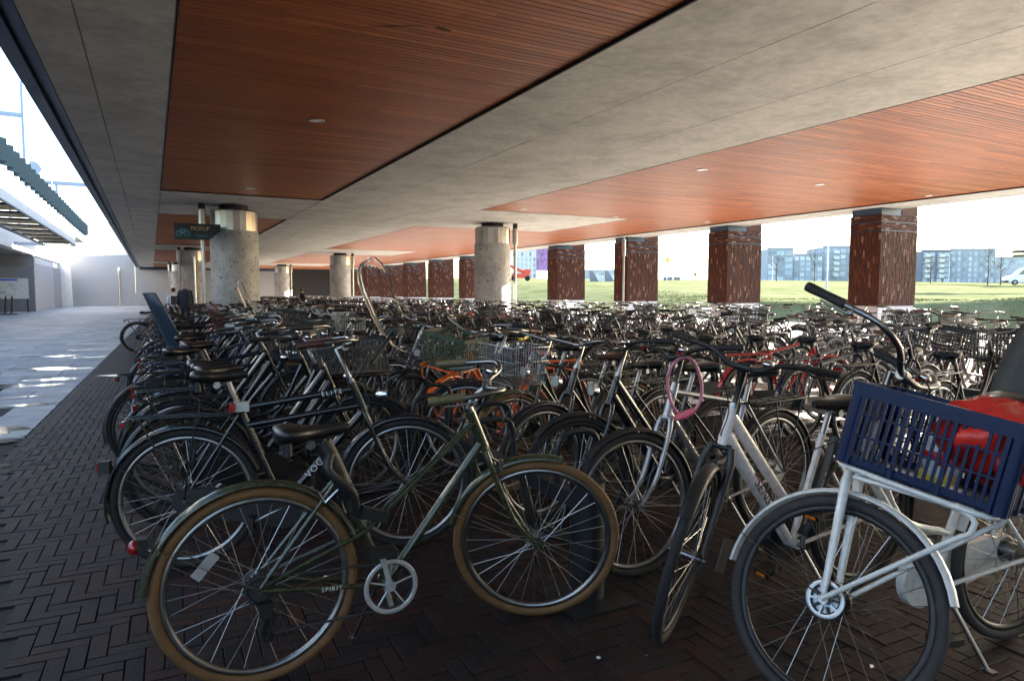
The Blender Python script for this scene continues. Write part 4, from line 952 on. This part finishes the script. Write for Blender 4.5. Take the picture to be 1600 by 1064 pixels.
    if light:
        q=MB().m('chrome').tube([(.48,0,.83),(.50,0,.83),(.535,0,.835)],[.012,.032,.036],12); q.m('clearlens').disc((.536,0,.835),.033,.006,14,'x'); part('headlight',q,True)
    if stand:
        q=MB().m('alloy').rod((-.03,.04,.25),(-.10,.16,.012),.008,8).box((-.10,.165,.012),(.03,.04,.012)); part('kickstand',q)
    if front in('carrier','crate','carrier_bare'):
        q=MB().m(loadm or gpaint); z=.80
        for s in(-1,1):
            if front=='carrier_bare': q.tube(catmull([(.40,s*.15,z),(.55,s*.17,z),(.80,s*.17,z),(.84,s*.12,z)],3),.009,8); continue
            q.tube(catmull([(.40,s*.15,z+.0),(.55,s*.17,z),(.80,s*.17,z),(.84,s*.12,z)],3),.009,8)
            q.tube([(FA.x,s*.07,FA.z),(.80,s*.15,.70),(.81,s*.16,z-.01)],.008,8)
        for x_ in(.42,.52,.62,.72,.82): q.rod((x_,-.165,z),(x_,.165,z),.006,6)
        q.rod((.415,-.05,z),(.39,-.02,.79),.008,6).rod((.415,.05,z),(.39,.02,.79),.008,6)
        part('front_carrier',q,True)
    if front=='crate': part('crate',crate_mb(seat or 'crateblack',.42,.80,-.20,.20,.815,.25),True)
    if front=='wire': part('wire_basket',wire_basket('bright',.47,.79,-.19,.19,.78,.25),True)
    if front=='basket': part('basket',crate_mb('crateblack',.46,.76,-.17,.17,.80,.22),True)
    return P
def put(P,name,label,cat,loc,rz,th=0,lean=0,pitch=0,group=None,ov=None,skip=(),z=0.0,phi=None):
    r=bpy.data.objects.new(name,None); r.empty_display_size=.2; COL.objects.link(r)
    r.matrix_world=T(loc[0],loc[1],z)@Rz(rz)@Rx(lean)@Ry(pitch); r['label']=label; r['category']=cat
    if group: r['group']=group
    S=steer(th,phi); made={}
    def col(o):
        if ov:
            for sl_ in o.material_slots:
                if sl_.material and sl_.material.name in ov: m=ov[sl_.material.name]; sl_.link='OBJECT'; sl_.material=m
    for nm,me,stt,base,ch in P:
        if nm in skip: continue
        o=link(nm,me,r,(S@base) if stt else base); col(o)
        if not (nm=='wheel' and (nm in made)): made.setdefault(nm,o)
        for c in ch:
            if c[0] in skip: continue
            k=link(c[0],c[1],o,c[2]); col(k)
    return r,made
def place_rear(rear,front_,crown=False):
    """returns base point + heading so that the rear hub sits at rear and the bike points to front_"""
    a=math.atan2(front_[1]-rear[1],front_[0]-rear[0]); return (rear[0]+.46*math.cos(a),rear[1]+.46*math.sin(a)),a
G='parked bicycles'
# ---- olive bike, front left
P=bike_parts('mixte','olive','tan','alloy',sad='leather',sadh=.90,grip='olivegrip',bars='north',barh=.30,stempost=.11,carrier=False,shortguard=True,chain='open',hero='reflect',light=False,stand=True)
loc,a=place_rear((.302,2.48),(1.401,2.438)); bk,md=put(P,'bicycle','olive green bike with tan tyres and swept bars, nearest in the foreground left','bicycle',loc,a,R(-24),R(-2),group=G)
text('frame_lettering','SPIRIT',.022,'decal',bk,T(-.22,-.0735,.317)@Rz(R(4.5))@Ry(R(-4+8.8))@Rx(PI/2),space=1.3)
dn=Vector(axp(.03))-Vector((0,0,.28)); an=math.atan2(dn.z,dn.x)
text('frame_lettering','VALENCIA',.034,'decaldark',bk,T(.27,-.0185,.28+.27*math.tan(an))@Ry(-an)@Rx(PI/2))
obj('lock_pouch',MB().m('plastic').tube(catmull([seatp(.38,-.01),seatp(.44,-.02),seatp(.52,-.01),seatp(.60)],4),.033,10).tube(catmull([seatp(.56,-.05),(-.22,-.07,.74),(-.14,-.075,.66),(-.12,-.06,.58),(-.07,-.07,.56)],4),.017,8).box((-.06,-.07,.565),(.10,.04,.04),Matrix.Rotation(R(20),3,'Y')),bk)
obj('brake',MB().m('chrome').rod((.40,-.03,.735),(.47,-.035,.69),.007,6).rod((.40,.03,.735),(.47,.035,.69),.007,6).box((.47,-.035,.68),(.02,.012,.05)).rod((-.15,-.03,.69),(-.23,-.035,.62),.007,6).rod((-.23,-.035,.62),(-.25,-.03,.66),.006,6),bk)
# ---- black ELITE bike behind it
P=bike_parts('elite','black','rubber','alloy',sad='leather',sadh=.98,grip='brown',bars='north',barh=.38,carrier=True,chain='case',hero=True,stemm='alloy')
loc,a=place_rear((.122,3.725),(1.257,3.468)); bk,md=put(P,'bicycle','black double top tube bike behind the olive one, lettered ELITE','bicycle',loc,a,R(-4),R(-3),group=G)
v=Vector(axp(.13))-Vector(seatp(.55)); an=math.atan2(v.z,v.x); c=Vector(seatp(.55)).lerp(Vector(axp(.13)),.80)
text('frame_lettering','ELITE',.034,'decal',bk,T(c.x,-.0185,c.z)@Ry(-an)@Rx(PI/2),space=1.4)
v=Vector(axp(0))-Vector((.01,0,.3)); an=math.atan2(v.z,v.x); c=Vector((.01,0,.3)).lerp(Vector(axp(0)),.42)
text('frame_lettering','VOGUE',.05,'decal',bk,T(c.x,-.0222,c.z)@Ry(-an)@Rx(PI/2),space=1.1)
obj('rear_lamp',MB().m('redlens').box((-.235,-.02,.80),(.03,.05,.045)).m('clearlens').box((-.19,-.0,.80),(.07,.06,.05)),bk)
obj('mudguard_lamp',MB().m('plastic').box((-.825,0,.53),(.05,.045,.06)).m('redlens').box((-.852,0,.53),(.01,.04,.05)),bk)
# ---- silver bike with pink lock
P=bike_parts('men','silver','rubber','alloy',sad='leather',sadh=.96,bars='riser',barh=.33,barm='plastic',stemm='plastic',carrier=True,gpaint='plastic',chain='case',hero=True,light=False,fork='silver')
loc,a=place_rear((3.15,2.72),(2.06,2.60)); bk,md=put(P,'bicycle','silver crossbar bike with a pink cable lock around its stem','bicycle',loc,a,R(-8),R(2),group=G)
v=Vector(axp(.035))-Vector((0,0,.28)); an=math.atan2(v.z,v.x); c=Vector((0,0,.28)).lerp(Vector(axp(.035)),.66)
text('frame_lettering','PELIKAAN',.05,'decaldark',bk,T(c.x,.0175,c.z)@Ry(-an)@Rz(PI)@Rx(PI/2)@Matrix.Identity(4))
lk=thing('cable_lock','pink coiled cable lock hanging round the stem of the silver bike','bike lock',(2.33,2.58,.765))
pts=[(.085*math.sin(t)*(1+.08*math.sin(2*t)),.0,.15-.145*math.cos(t)) for t in[2*PI*k/28 for k in range(28)]]
obj('cable',MB().m('pink').tube(pts,.0085,8,closed=True),lk,Rz(R(-28))); obj('lock_body',MB().m('pinklock').tube([(-.05,-.012,-.01),(-.0,-.012,.008),(.045,-.012,.03)],[.013,.02,.016],10),lk,Rz(R(-28)))
# ---- pearl white SENSA, front wheel turned
P=bike_parts('sensa','pearl','rubber','plastic',sad='leather',sadh=.90,bars='riser',barh=.36,barm='plastic',stemm='plastic',carrier=False,gpaint='plastic',chain='case',hero=True,light=False,fork='plastic',forktype='straight')
loc,a=place_rear((2.93,2.02),(1.80,2.04)); bk,md=put(P,'bicycle','pearl white low-step bike with black fork, front wheel turned towards us','bicycle',(loc[0],loc[1]),a,R(38),R(1),group=G)
v=Vector(axp(.05))-Vector((.03,0,.3)); an=math.atan2(v.z,v.x); c=Vector((.03,0,.3)).lerp(Vector(axp(.05)),.45)
text('frame_lettering','SENSA',.06,'decaldark',bk,T(c.x,.0295,c.z)@Ry(-an)@Rz(PI)@Rx(PI/2),shear=.2); 
obj('frame_stripe',MB().m('decalred').tube([(c.x+.06,.0285,c.z+.10),(c.x+.02,.0295,c.z+.055)],.0028,4),bk)
st2=obj('lock_strap',MB().m('plastic').tube([seatp(.50,.06),(-.05,.07,.42),(.02,.07,.34)],[.022,.026,.026],8,flat=.3),bk)
text('strap_lettering','Rijwielpaleis Z',.028,'decal',bk,T(-.085,.079,.52)@Ry(R(60))@Rz(PI)@Rx(PI/2)@Rz(0))
# ---- white transport bike with the blue crate
P=bike_parts('lady','white','greytyre','plastic',sad='leather',sadh=.98,grip='grip',bars='wide',barh=.375,carrier=True,gpaint='white',chain='case',chainp='white',hero=True,light=False,front='carrier_bare',loadm='white',drum=True,forktype='straight',stemm='alloy')
TH=R(109); WPHI=-.382; a=3.04; h_=Rz(a)@steer(TH,WPHI)@FA; loc=(1.975-h_.x,1.465-h_.y)
bk,md=put(P,'bicycle','white transport bike with its fork swung round and front carrier under a blue crate','bicycle',loc,a,TH,0,0,group=G,z=0,phi=WPHI)
Mw=T(loc[0],loc[1],0)@Rz(a)@steer(TH,WPHI)
# drop so the swung wheel stands on the ground
hub=Mw@FA; dz=.35-hub.z
piv=dz/ (.46+.45)
bk.matrix_world=T(loc[0],loc[1],0)@Rz(a)@T(-.46,0,.35)@Ry(-piv)@T(.46,0,-.35); bpy.context.view_layer.update(); CPHI=-.12; Mw=bk.matrix_world@steer(TH,CPHI)@T(.02,0,-.035)
iv=bk.matrix_world.inverted(); q=MB().m('white')
for s in(-1,1):
    h0=iv@(bk.matrix_world@steer(TH,WPHI)@Vector((FA.x,s*.075,FA.z))); k1=iv@(Mw@Vector((.76,s*.165,.70))); k2=iv@(Mw@Vector((.80,s*.165,.745))); k3=iv@(Mw@Vector((.76,s*.165,.795))); k4=iv@(Mw@Vector((.45,s*.15,.775)))
    q.tube(catmull([h0,h0.lerp(k1,.5),k1,k2,k3,k4],4),.0085,10)
obj('carrier_stay',q,bk)
cr=thing('crate','blue slotted plastic crate strapped on the front carrier of the white transport bike','crate',(0,0,0)); cr.matrix_world=Mw@T(.625,0,.812)
cx,cy,ch=.235,.17,.27
obj('base',MB().m('crateblue').bx(-cx,cx,-cy,cy,0,.008).bx(-cx,cx,-cy,-cy+.012,.0,.03).bx(-cx,cx,cy-.012,cy,0,.03).bx(-cx,-cx+.012,-cy,cy,0,.03).bx(cx-.012,cx,-cy,cy,0,.03),cr)
q=MB().m('crateblue')
for s in(-1,1):
    q.bx(-cx-.006,cx+.006,s*cy-.008,s*cy+.008,ch-.045,ch); q.bx(s*cx-.008,s*cx+.008,-cy,cy,ch-.045,ch)
obj('rim',q,cr)
pm=MB().m('crateblue').tube([(0,0,.0),(0,0,ch)],.022,10).mesh('corner_post')
for sx in(-1,1):
    for sy in(-1,1): link('corner_post',pm,cr,T(sx*(cx-.012),sy*(cy-.012),0))
rm={}
for z in (.10,.17):
    for s in(-1,1):
        obj('rail',MB().m('crateblue').bx(-cx,cx,-.006,.006,-.003,.003),cr,T(0,s*cy,z)); obj('rail',MB().m('crateblue').bx(-.006,.006,-cy,cy,-.003,.003),cr,T(s*cx,0,z))
sl1=MB().m('crateblue').bx(-.0042,.0042,-.004,.004,.02,ch-.04).mesh('slat'); sl3=MB().m('crateblue').bx(-.006,.006,-.009,.009,.0,ch-.01).mesh('rib')
for s in(-1,1):
    for i in range(19):
        x=-cx+.035+i*(2*cx-.07)/18; link('rib' if i%6==0 else 'slat',sl3 if i%6==0 else sl1,cr,T(x,s*cy,0))
    for i in range(16):
        y=-cy+.035+i*(2*cy-.07)/15; link('rib' if i%5==0 else 'slat',sl3 if i%5==0 else sl1,cr,T(s*cx,y,0)@Rz(PI/2))
bag=thing('plastic_bag','crumpled red plastic bag bulging out of the blue crate','bag',(0,0,0)); bag.matrix_world=Mw@T(.78,-.02,.815)
def blob(m,c,r,seed,n=26,mm=16,amp=.28):
    rr=random.Random(seed); ph=[(rr.uniform(2,7),rr.uniform(2,7),rr.uniform(0,6)) for _ in range(6)]; rings=[]
    for i in range(mm+1):
        a=-PI/2+PI*i/mm; row=[]
        for k in range(n):
            b=2*PI*k/n; q=1+amp*sum(math.sin(round(p)*b+o)*math.sin(w_*a+o) for p,w_,o in ph)/4+amp*.12*math.sin(11*b+5*a)+amp*.1*math.sin(17*b-9*a+2)
            row.append((c[0]+r[0]*q*max(math.cos(a),.03)*math.cos(b),c[1]+r[1]*q*max(math.cos(a),.03)*math.sin(b),c[2]+r[2]*q*math.sin(a)))
        rings.append(row)
    return MB().m(m).loft(rings,True)
obj('bag_body',blob('redbag',(.0,.0,.19),(.17,.15,.12),4,n=44,mm=26,amp=.22),bag)
b2=thing('packet','white and red printed packet inside the blue crate','packet',(0,0,0)); b2.matrix_world=Mw@T(.65,-.06,.83)
obj('wrapper',blob('paper',(0,.0,.09),(.06,.05,.09),8,amp=.15),b2); obj('printed_band',blob('redbag',(0.0,.0,.085),(.063,.053,.045),8,amp=.15),b2); obj('yellow_base',MB().m('yellow').box((0,0,.02),(.09,.07,.03)),b2)
for o_ in list(COL.objects):
    if o_.parent==bk and o_.name.startswith('front_carrier'): o_.matrix_local=steer(TH,CPHI)@T(.02,0,-.035)
gs=thing('child_seat_shell','large grey moulded child seat shell behind the red bag at the right edge','child seat',(3.36,1.50,.80),R(165))
def seat_shell(m,w=.17,h=.62,lean=.25):
    q=MB().m(m); rings=[]
    for i in range(9):
        t=i/8; z=h*t; ww=w*(.8+.35*math.sin(t*PI*.8)) if t<.95 else w*.5; dx=-lean*t*h; row=[]
        dep=.17*(1-t*.35)
        for k in range(9): u=-1+2*k/8; row.append((dx+dep*(u*u),ww*u,z+.0))
        for k in range(8,-1,-1): u=-1+2*k/8; row.append((dx+dep*(u*u)-.012,ww*u*1.02,z))
        rings.append(row)
    q.loft(rings); q.bx(-.02,.26,-w*.8,w*.8,-.02,.03)
    for i in range(4):
        for k in range(3):
            q.m('joint'); q.disc((-lean*h*(.35+.13*i)-.012+.02*abs(k-1),(k-1)*.08,h*(.35+.13*i)),.009,.004,8,'x')
    return q
obj('shell',seat_shell('seatgrey',.17,.50,.45),gs); obj('bracket',MB().m('blacksteel').bx(-.02,.2,-.04,.04,-.08,-.02).rod((.1,0,-.05),(.1,0,-.3),.012,8),gs)

# ---- crowd prototypes
Bk=bike_parts
protos=[
 dict(p=Bk('men','black','rubber','alloy',sadh=.95,bars='north',barh=.33),d='black crossbar bike'),
 dict(p=Bk('oma','black','rubber','alloy',sad='brown',sadh=.91,grip='brown',bars='wide',barh=.31),d='low-step roadster with brown saddle'),
 dict(p=Bk('lady','black','rubber','alloy',sad='leather',sadh=.91,bars='north',barh=.33),d='step-through bike with rear carrier'),
 dict(p=Bk('lady','black','rubber','alloy',sad='leather',sadh=.92,bars='wide',barh=.33,front='crate',loadm='plastic'),d='bike with a black front crate'),
 dict(p=Bk('men','black','rubber','alloy',sad='leather',sadh=.97,bars='flat',barh=.28,carrier=False,guards=False,chain='none',light=False,barm='plastic',stemm='plastic'),d='bare bike with flat bars'),
 dict(p=Bk('oma','black','greytyre','alloy',sad='leather',sadh=.90,grip='grip',bars='wide',barh=.33,front='basket'),d='roadster with a dark front basket'),
 dict(p=Bk('sensa','black','rubber','plastic',sad='leather',sadh=.94,bars='riser',barh=.34,barm='plastic',carrier='plastic',gpaint='plastic'),d='thick-tubed city bike with riser bars'),
 dict(p=Bk('lady','black','tan','alloy',sad='brown',sadh=.92,grip='brown',bars='north',barh=.33,front='wire',gpaint='olive'),d='tan-tyred bike with a wire basket'),
 dict(p=Bk('elite','black','rubber','alloy',sad='leather',sadh=.96,bars='north',barh=.34,front='carrier',loadm='plastic'),d='double-bar bike with a front carrier'),
]
colours=[('black','black')]*9+[('blue','blue'),('navy','dark blue'),('navy','dark blue'),('silver','silver'),('black','black'),('grey','grey'),('black','black'),('maroon','maroon'),('white','white'),('green','dark green'),('silver','silver'),('grey','grey')]*1+[('black','black')]*6+[('red','red')]
# one-mesh far version
def low_bike(pm='black',sadm='leather',tm='rubber',v=0):
    q=MB().m(tm); 
    for c in(FA,RA): q.torus((c.x,0,c.z),.334,.019,18,4)
    q.m('alloy')
    for c in(FA,RA):
        q.torus((c.x,0,c.z),.308,.011,18,3)
        for k in range(8): a=PI*k/8; q.rod((c.x-.3*math.cos(a),.01,c.z-.3*math.sin(a)),(c.x+.3*math.cos(a),-.01,c.z+.3*math.sin(a)),.0022,3)
    q.m(pm); q.rod(axp(0),axp(.17),.02,5).rod(axp(.03),(0,0,.28),.016,4).rod((0,0,.28),seatp(.55),.015,4).rod((0,0,.28),RA,.009,4).rod(seatp(.5),RA,.008,4)
    q.rod(axp(.13),seatp(.53) if v%2==0 else seatp(.2),.014,4)
    for s in(-1,1): q.rod((CR.x,s*.05,CR.z),(FA.x,s*.055,FA.z),.012,4)
    for c,a0,a1 in((RA,20,190),(FA,45,190)):
        n=8; vs=[]
        for i in range(n+1):
            a=R(a0+(a1-a0)*i/n)
            for y in(-.028,.028): vs.append((c.x+.372*math.cos(a),y,c.z+.372*math.sin(a)))
        q.add(vs,[(2*i,2*i+1,2*i+3,2*i+2) for i in range(n)])
    q.m('plastic'); q.rod((-.2,.05,.765),(-.7,.05,.765),.006,4).rod((-.2,-.05,.765),(-.7,-.05,.765),.006,4).box((-.45,0,.765),(.45,.1,.006)).rod((-.6,0,.765),RA,.006,4)
    q.box((-.2,-.05,.31),(.5,.03,.13)); q.m('alloy').rod(seatp(.5),seatp(.68),.013,4).rod(axp(.17),axp(.36),.012,5)
    t=Vector(axp(.32))
    for s in(-1,1): q.tube([(t.x,0,t.z),(t.x+.05,s*.18,t.z+.03),(t.x-.04,s*.27,t.z+.04),(t.x-.1,s*.29,t.z+.03)],.011,4); q.m('grip').rod((t.x-.08,s*.288,t.z+.03),(t.x-.22,s*.30,t.z+.02),.016,5); q.m('alloy')
    q.m(sadm).ball((-.28,0,.93),(.13,.09,.03),8,4)
    q.m('redlens').box((-.74,0,.735),(.02,.08,.04))
    if v==2: q.m('crateblack').bx(.44,.46,-.18,.18,.8,1.03).bx(.76,.78,-.18,.18,.8,1.03).bx(.44,.78,-.18,-.17,.8,1.03).bx(.44,.78,.17,.18,.8,1.03)
    if v==3: q.m('chrome').box((.6,0,.9),(.25,.3,.02)).ball((.55,0,.88),(.05,.05,.05),8,4)
    return q
lows=[low_bike(v=v,sadm=s_) for v,s_ in((0,'leather'),(1,'brown'),(2,'leather'),(3,'leather'))]
lowm=[l.mesh('bicycle') for l in lows]
# ---- rows
ORD='first second third fourth fifth sixth seventh eighth ninth tenth eleventh twelfth thirteenth fourteenth fifteenth sixteenth seventeenth eighteenth nineteenth twentieth'.split()
def ordw(n):
    if n<=20: return ORD[n-1]
    tens=['','','twenty','thirty','forty','fifty','sixty','seventy','eighty'][n//10]
    return (tens+'-'+ORD[n%10-1]) if n%10 else {30:'thirtieth',40:'fortieth',50:'fiftieth',60:'sixtieth',70:'seventieth',80:'eightieth'}[n]
rows=[ # rear X, heading, Y0, Y1, spacing, phrase
 (.20,0,4.35,17.2,.50,'the row along the paving edge'),
 (3.15,180,3.15,30,.47,'the row beyond the first rack'),
 (5.35,0,3.1,56,.62,'the third row from the paving'),
 (8.30,180,3.5,56,.62,'the fourth row from the paving'),
 (9.35,0,4.4,60,.66,'the fifth row from the paving'),
 (12.25,180,5.3,62,.66,'the outermost row nearest the brick pillars'),
]
cand=[]
for ri,(rx_,hd,y0,y1,sp_,ph) in enumerate(rows):
    y=y0; n=0
    while y<y1:
        yy=y+rnd.gauss(0,.04); y+=sp_*rnd.choice([.85,.95,1,1,1.1,1.25])
        if ri>=2 and rnd.random()<.06: y+=sp_
        xx=rx_+rnd.gauss(0,.06); fxx=xx+(1.1 if hd==0 else -1.1)
        bad=False
        for cx_,cy_,_r in((2.3,22.5,.95),(11.6,23.6,.95),(2.2,44.6,.95),(11.3,46.2,.95),(1.40,22.3,.4),(12.42,23.3,.4),(2.2,66.5,1),(11,67.5,1)):
            lo_,hi_=min(xx,fxx)-.4,max(xx,fxx)+.4
            if lo_<cx_+_r-.2 and hi_>cx_-_r+.2 and abs(yy-cy_)<_r: bad=True
        u,v,d=pix(xx,yy,.6); u2,_,d2=pix(fxx,yy,.6)
        if bad or d<1.4 or (u>1660 and u2>1660) : continue
        n+=1; cand.append(dict(ri=ri,x=xx,y=yy,hd=hd,n=n,ph=ph,d=min(d,d2)))
cand.append(dict(ri=0,x=-.30,y=17.9,hd=4,n=max(c['n'] for c in cand if c['ri']==0)+1,ph=rows[0][5],d=15.0))
cand.sort(key=lambda c:c['d'])
NI=293
stuff=MB()
rr=random.Random(21)
for k,c in enumerate(cand):
    a=R(c['hd']+rr.gauss(0,4)); x=c['x']+.46*math.cos(a); y=c['y']+.46*math.sin(a)
    pi_=rr.choice([0,0,1,1,2,2,2,3,3,4,5,6,6,7,8]); ck,cn=rr.choice(colours)
    th=R(rr.gauss(0,14)) if rr.random()<.85 else R(rr.choice([-1,1])*rr.uniform(25,50)); lean=R(rr.gauss(0,2.5))
    if c['ri']==0 and c['n']in(1,3,4): ck,cn='black','black'
    if c['ri']==0 and c['n']==2: pi_,ck,cn=3,'black','black'
    if c['ri']==1 and c['n']==1: pi_,ck,cn,th=6,'black','black',R(-6)
    if c['ri']==1 and c['n']==3: pi_,ck,cn,th=7,'olive','olive',R(5)
    if c['ri']==1 and c['n']==5: pi_,ck,cn,th=3,'orange','orange',R(35)
    if c['ri']==4 and c['n'] in(3,): ck,cn='navy','dark blue'
    if c['ri']==0 and 4<c['n']<13 and rr.random()<.6: ck,cn='navy','dark blue'
    pr_=protos[pi_]; desc=pr_['d'].replace('black crossbar','crossbar').replace('low-step','low-step')
    if k<NI:
        lab=f"{cn} {desc}, {ordw(c['n'])} back in {c['ph']}"
        if len(lab.split())>15: lab=f"{cn} bike, {ordw(c['n'])} back in {c['ph']}"
        ov={'black_paint':K[ck]} if ck!='black' else {}
        if ck=='orange': ov['black_crate_plastic']=K['crategreen']; ov['black_plastic']=K['orange']
        if c['d']<19:
            sk=set()
            if c['d']>9: sk|={'brake_cable','kickstand','brake_lever'}
            r,md=put(pr_['p'],'bicycle',lab,'bicycle',(x,y),a,th,lean,group=G,ov=ov,skip=sk)
            if ck=='orange':
                oc=MB().m('orange')
                for s in(-1,1): oc.tube(catmull([(.46,s*.14,.80),(.70,s*.15,.80),(.86,s*.13,.80)],3),.011,8)
                obj('rack_tubes',oc,r,steer(th)@T(0,0,.012)); 
            extra=None
            if c['ri']==0 and c['n'] in (9,10) and not any(o.name.startswith('child_seat') for o in COL.objects if o.parent): extra='seatblue'
            if c['ri']==0 and c['n']==13: extra='seatbrown'
            if extra: obj('child_seat',seat_shell(extra,.13,.58 if extra=='seatblue' else .36,.38),r,T(-.50,0,.80) if extra=='seatblue' else T(.02,0,.86))
        else:
            v=rr.choice([0,0,1,1,2,3]); o=link('bicycle',lowm[v]); o.matrix_world=T(x,y,0)@Rz(a)@Rx(lean); o['label']=(lab if len(lab.split())<15 else f"{cn} {desc}, {ordw(c['n'])} in {c['ph']}").replace(desc,['crossbar bike','step-through bike with brown saddle','bike with a front crate','bike with a shiny front rack'][v]); o['category']='bicycle'; o['group']=G
            if len(o['label'].split())>16: o['label']=f"{cn} bike, {ordw(c['n'])} back in {c['ph']}"
            for sl_ in o.material_slots:
                if sl_.material.name=='black_paint' and ck!='black': sl_.link='OBJECT'; sl_.material=K[ck]
    else:
        v=rr.choice([0,1,2,3]); L_=lows[v]; M_=T(x,y,0)@Rz(a)@Rx(lean); Mn=np.array(M_)[:3]; va=np.array(L_.v)@Mn[:,:3].T+Mn[:,3]
        b=len(stuff.v); stuff.v+=[tuple(p) for p in va]; stuff.f+=[tuple(i+b for i in f) for f in L_.f]; stuff.sm+=L_.sm; stuff.tone+=L_.tone
        mp=[]
        for M in L_.mats:
            if M.name=='black_paint': M=K[ck]
            if M not in stuff.mats: stuff.mats.append(M)
            mp.append(stuff.mats.index(M))
        stuff.mi+=[mp[i] for i in L_.mi]
if stuff.f:
    so=obj('distant_bicycles',stuff,kind='stuff'); so['label']='mass of parked bikes far back under the bridge'; so['category']='bicycles'
print('bikes',len(cand))
# ---- clear windscreen
def windscreen(label,loc,rz,lean,h=.72,w=.46):
    t=thing('windscreen',label,'windscreen',loc,rz); rings=[]
    for i in range(17):
        s=i/16; ww=w/2*math.sqrt(max(.02,1-abs(2*s-1)**3.2))*(.8+.25*s); row=[]
        for k in range(11): u=-1+2*k/10; row.append((-.09*u*u*ww/.23-lean*s*h,ww*u,s*h))
        for k in range(10,-1,-1): u=-1+2*k/10; row.append((-.09*u*u*ww/.23-lean*s*h-.003,ww*u,s*h))
        rings.append(row)
    obj('sheet',MB().m('clear').loft(rings),t)
    ed=[r[0] for r in rings]+[r[10] for r in reversed(rings)]
    obj('edge_bead',MB().m('clear').tube(ed,.0045,6,closed=True),t)
    obj('bracket',MB().m('plastic').box((-.10,0,h*.22),(.06,.12,.05)).rod((-.12,0,h*.22),(-.34,-.05,-.06),.014,6),t)
windscreen('tall clear acrylic windscreen leaning back over the bars of a black bike',(1.57,4.55,.97),R(20),.42,.64,.38)
windscreen('smaller clear windscreen in front of the large left column',(1.35,10.6,1.02),R(10),.35,.55,.34)
# ---- bike racks
RKX=1.70
def rack_proto():
    post=MB().m('blacksteel').tube([(0,0,0),(0,0,.54)],.078,24); plate=MB().m('blacksteel').bx(-.17,.17,-.17,.17,0,.014)
    rail=MB().m('blacksteel').bx(-.035,.035,.06,2.38,.40,.47); hp=MB().m('blacksteel').tube(catmull([(0,0,.42),(-.005,0,.62),(.04,0,.70),(.18,0,.70),(.23,0,.62),(.23,0,.36)],4),.016,8)
    gut=MB().m('blacksteel').bx(-.42,.42,-.03,-.022,.05,.09).bx(-.42,.42,.022,.03,.05,.09)
    return post.mesh('post'),plate.mesh('base_plate'),rail.mesh('rail'),hp.mesh('hoop'),gut.mesh('gutter')
rp=rack_proto(); rn=0
for X in(1.70,6.82,10.8):
    y=2.50 if X<2 else 3.2 if X<8 else 5.0; n=0
    while y<46:
        n+=1
        if any(abs(X-cx_)<1.0 and cy_-1.3<y+1.2<cy_+2.2 for cx_,cy_ in((2.3,22.5),(11.6,23.6),(2.2,44.6),(11.3,46.2))): y+=2.4; continue
        if pix(X,y,.3)[0]<1650:
            t=thing('cycle_rack',f"black steel cycle rack, {ordw(n)} along the {['first','second','third','fourth'][[1.70,6.82,10.8].index(X)]} rack line from the paving",'bike rack',(X,y,0),group='black cycle racks between facing bikes')
            link('post',rp[0],t); link('base_plate',rp[1],t); link('rail',rp[2],t)
            for k in range(5): link('hoop',rp[3],t,T(0,.25+.47*k,0)@(Rz(PI) if k%2 else Matrix.Identity(4)))
        y+=2.4
# ---- loose bits
lv=MB(); lr=random.Random(9)
for k in range(150):
    x=lr.uniform(-1.2,5); y=lr.uniform(1,9); s=lr.uniform(.006,.022); a=lr.uniform(0,PI)
    lv.m(lr.choice(['bark','bark','brown','paper','joint'])) ; lv.add([(x+s*math.cos(a),y+s*math.sin(a),.004),(x+s*.5*math.cos(a+1.5),y+s*.5*math.sin(a+1.5),.009),(x-s*math.cos(a),y-s*math.sin(a),.005),(x-s*.5*math.cos(a+1.5),y-s*.5*math.sin(a+1.5),.003)],[(0,1,2,3)])
lf=obj('leaf_litter',lv,kind='stuff'); lf['label']='scattered dead leaf bits and grit on the brick paving'; lf['category']='litter'
t=thing('shopping_bag','white plastic bag stuffed in a bike basket in front of the large left column','bag',(1.05,9.3,.86)); obj('bag_body',blob('paper',(0,0,.12),(.22,.17,.12),11,amp=.2),t)
t=thing('plastic_crate','pale plastic crate on a bike between the large column and the tall windscreen','crate',(2.45,9.6,.84)); obj('crate_shell',crate_mb('basketgrey',-.2,.2,-.16,.16,0,.26),t)
t=thing('yellow_bag','yellow folded rain cover over a basket right of the orange bike','bag',(3.35,6.4,.86)); obj('cover',blob('yellow',(0,0,.05),(.2,.15,.06),13,amp=.15),t)
for i,(x,y) in enumerate(((.95,2.0),(1.6,1.78),(-.15,2.55),(1.95,2.75),(1.45,2.05))):
    lt=MB().m('paper').box((0,0,.004),(rnd.uniform(.01,.02),rnd.uniform(.008,.015),.004)); o=obj('litter',lt); o.location=(x,y,.002); o['label']=['tiny white scrap on the bricks below the olive bike cranks','white scrap on the bricks near the bottom centre','small pale scrap left of the olive bike rear wheel','pale scrap behind the turned front wheel','thin pale sliver on the bricks before the rack plate'][i]; o['category']='litter'
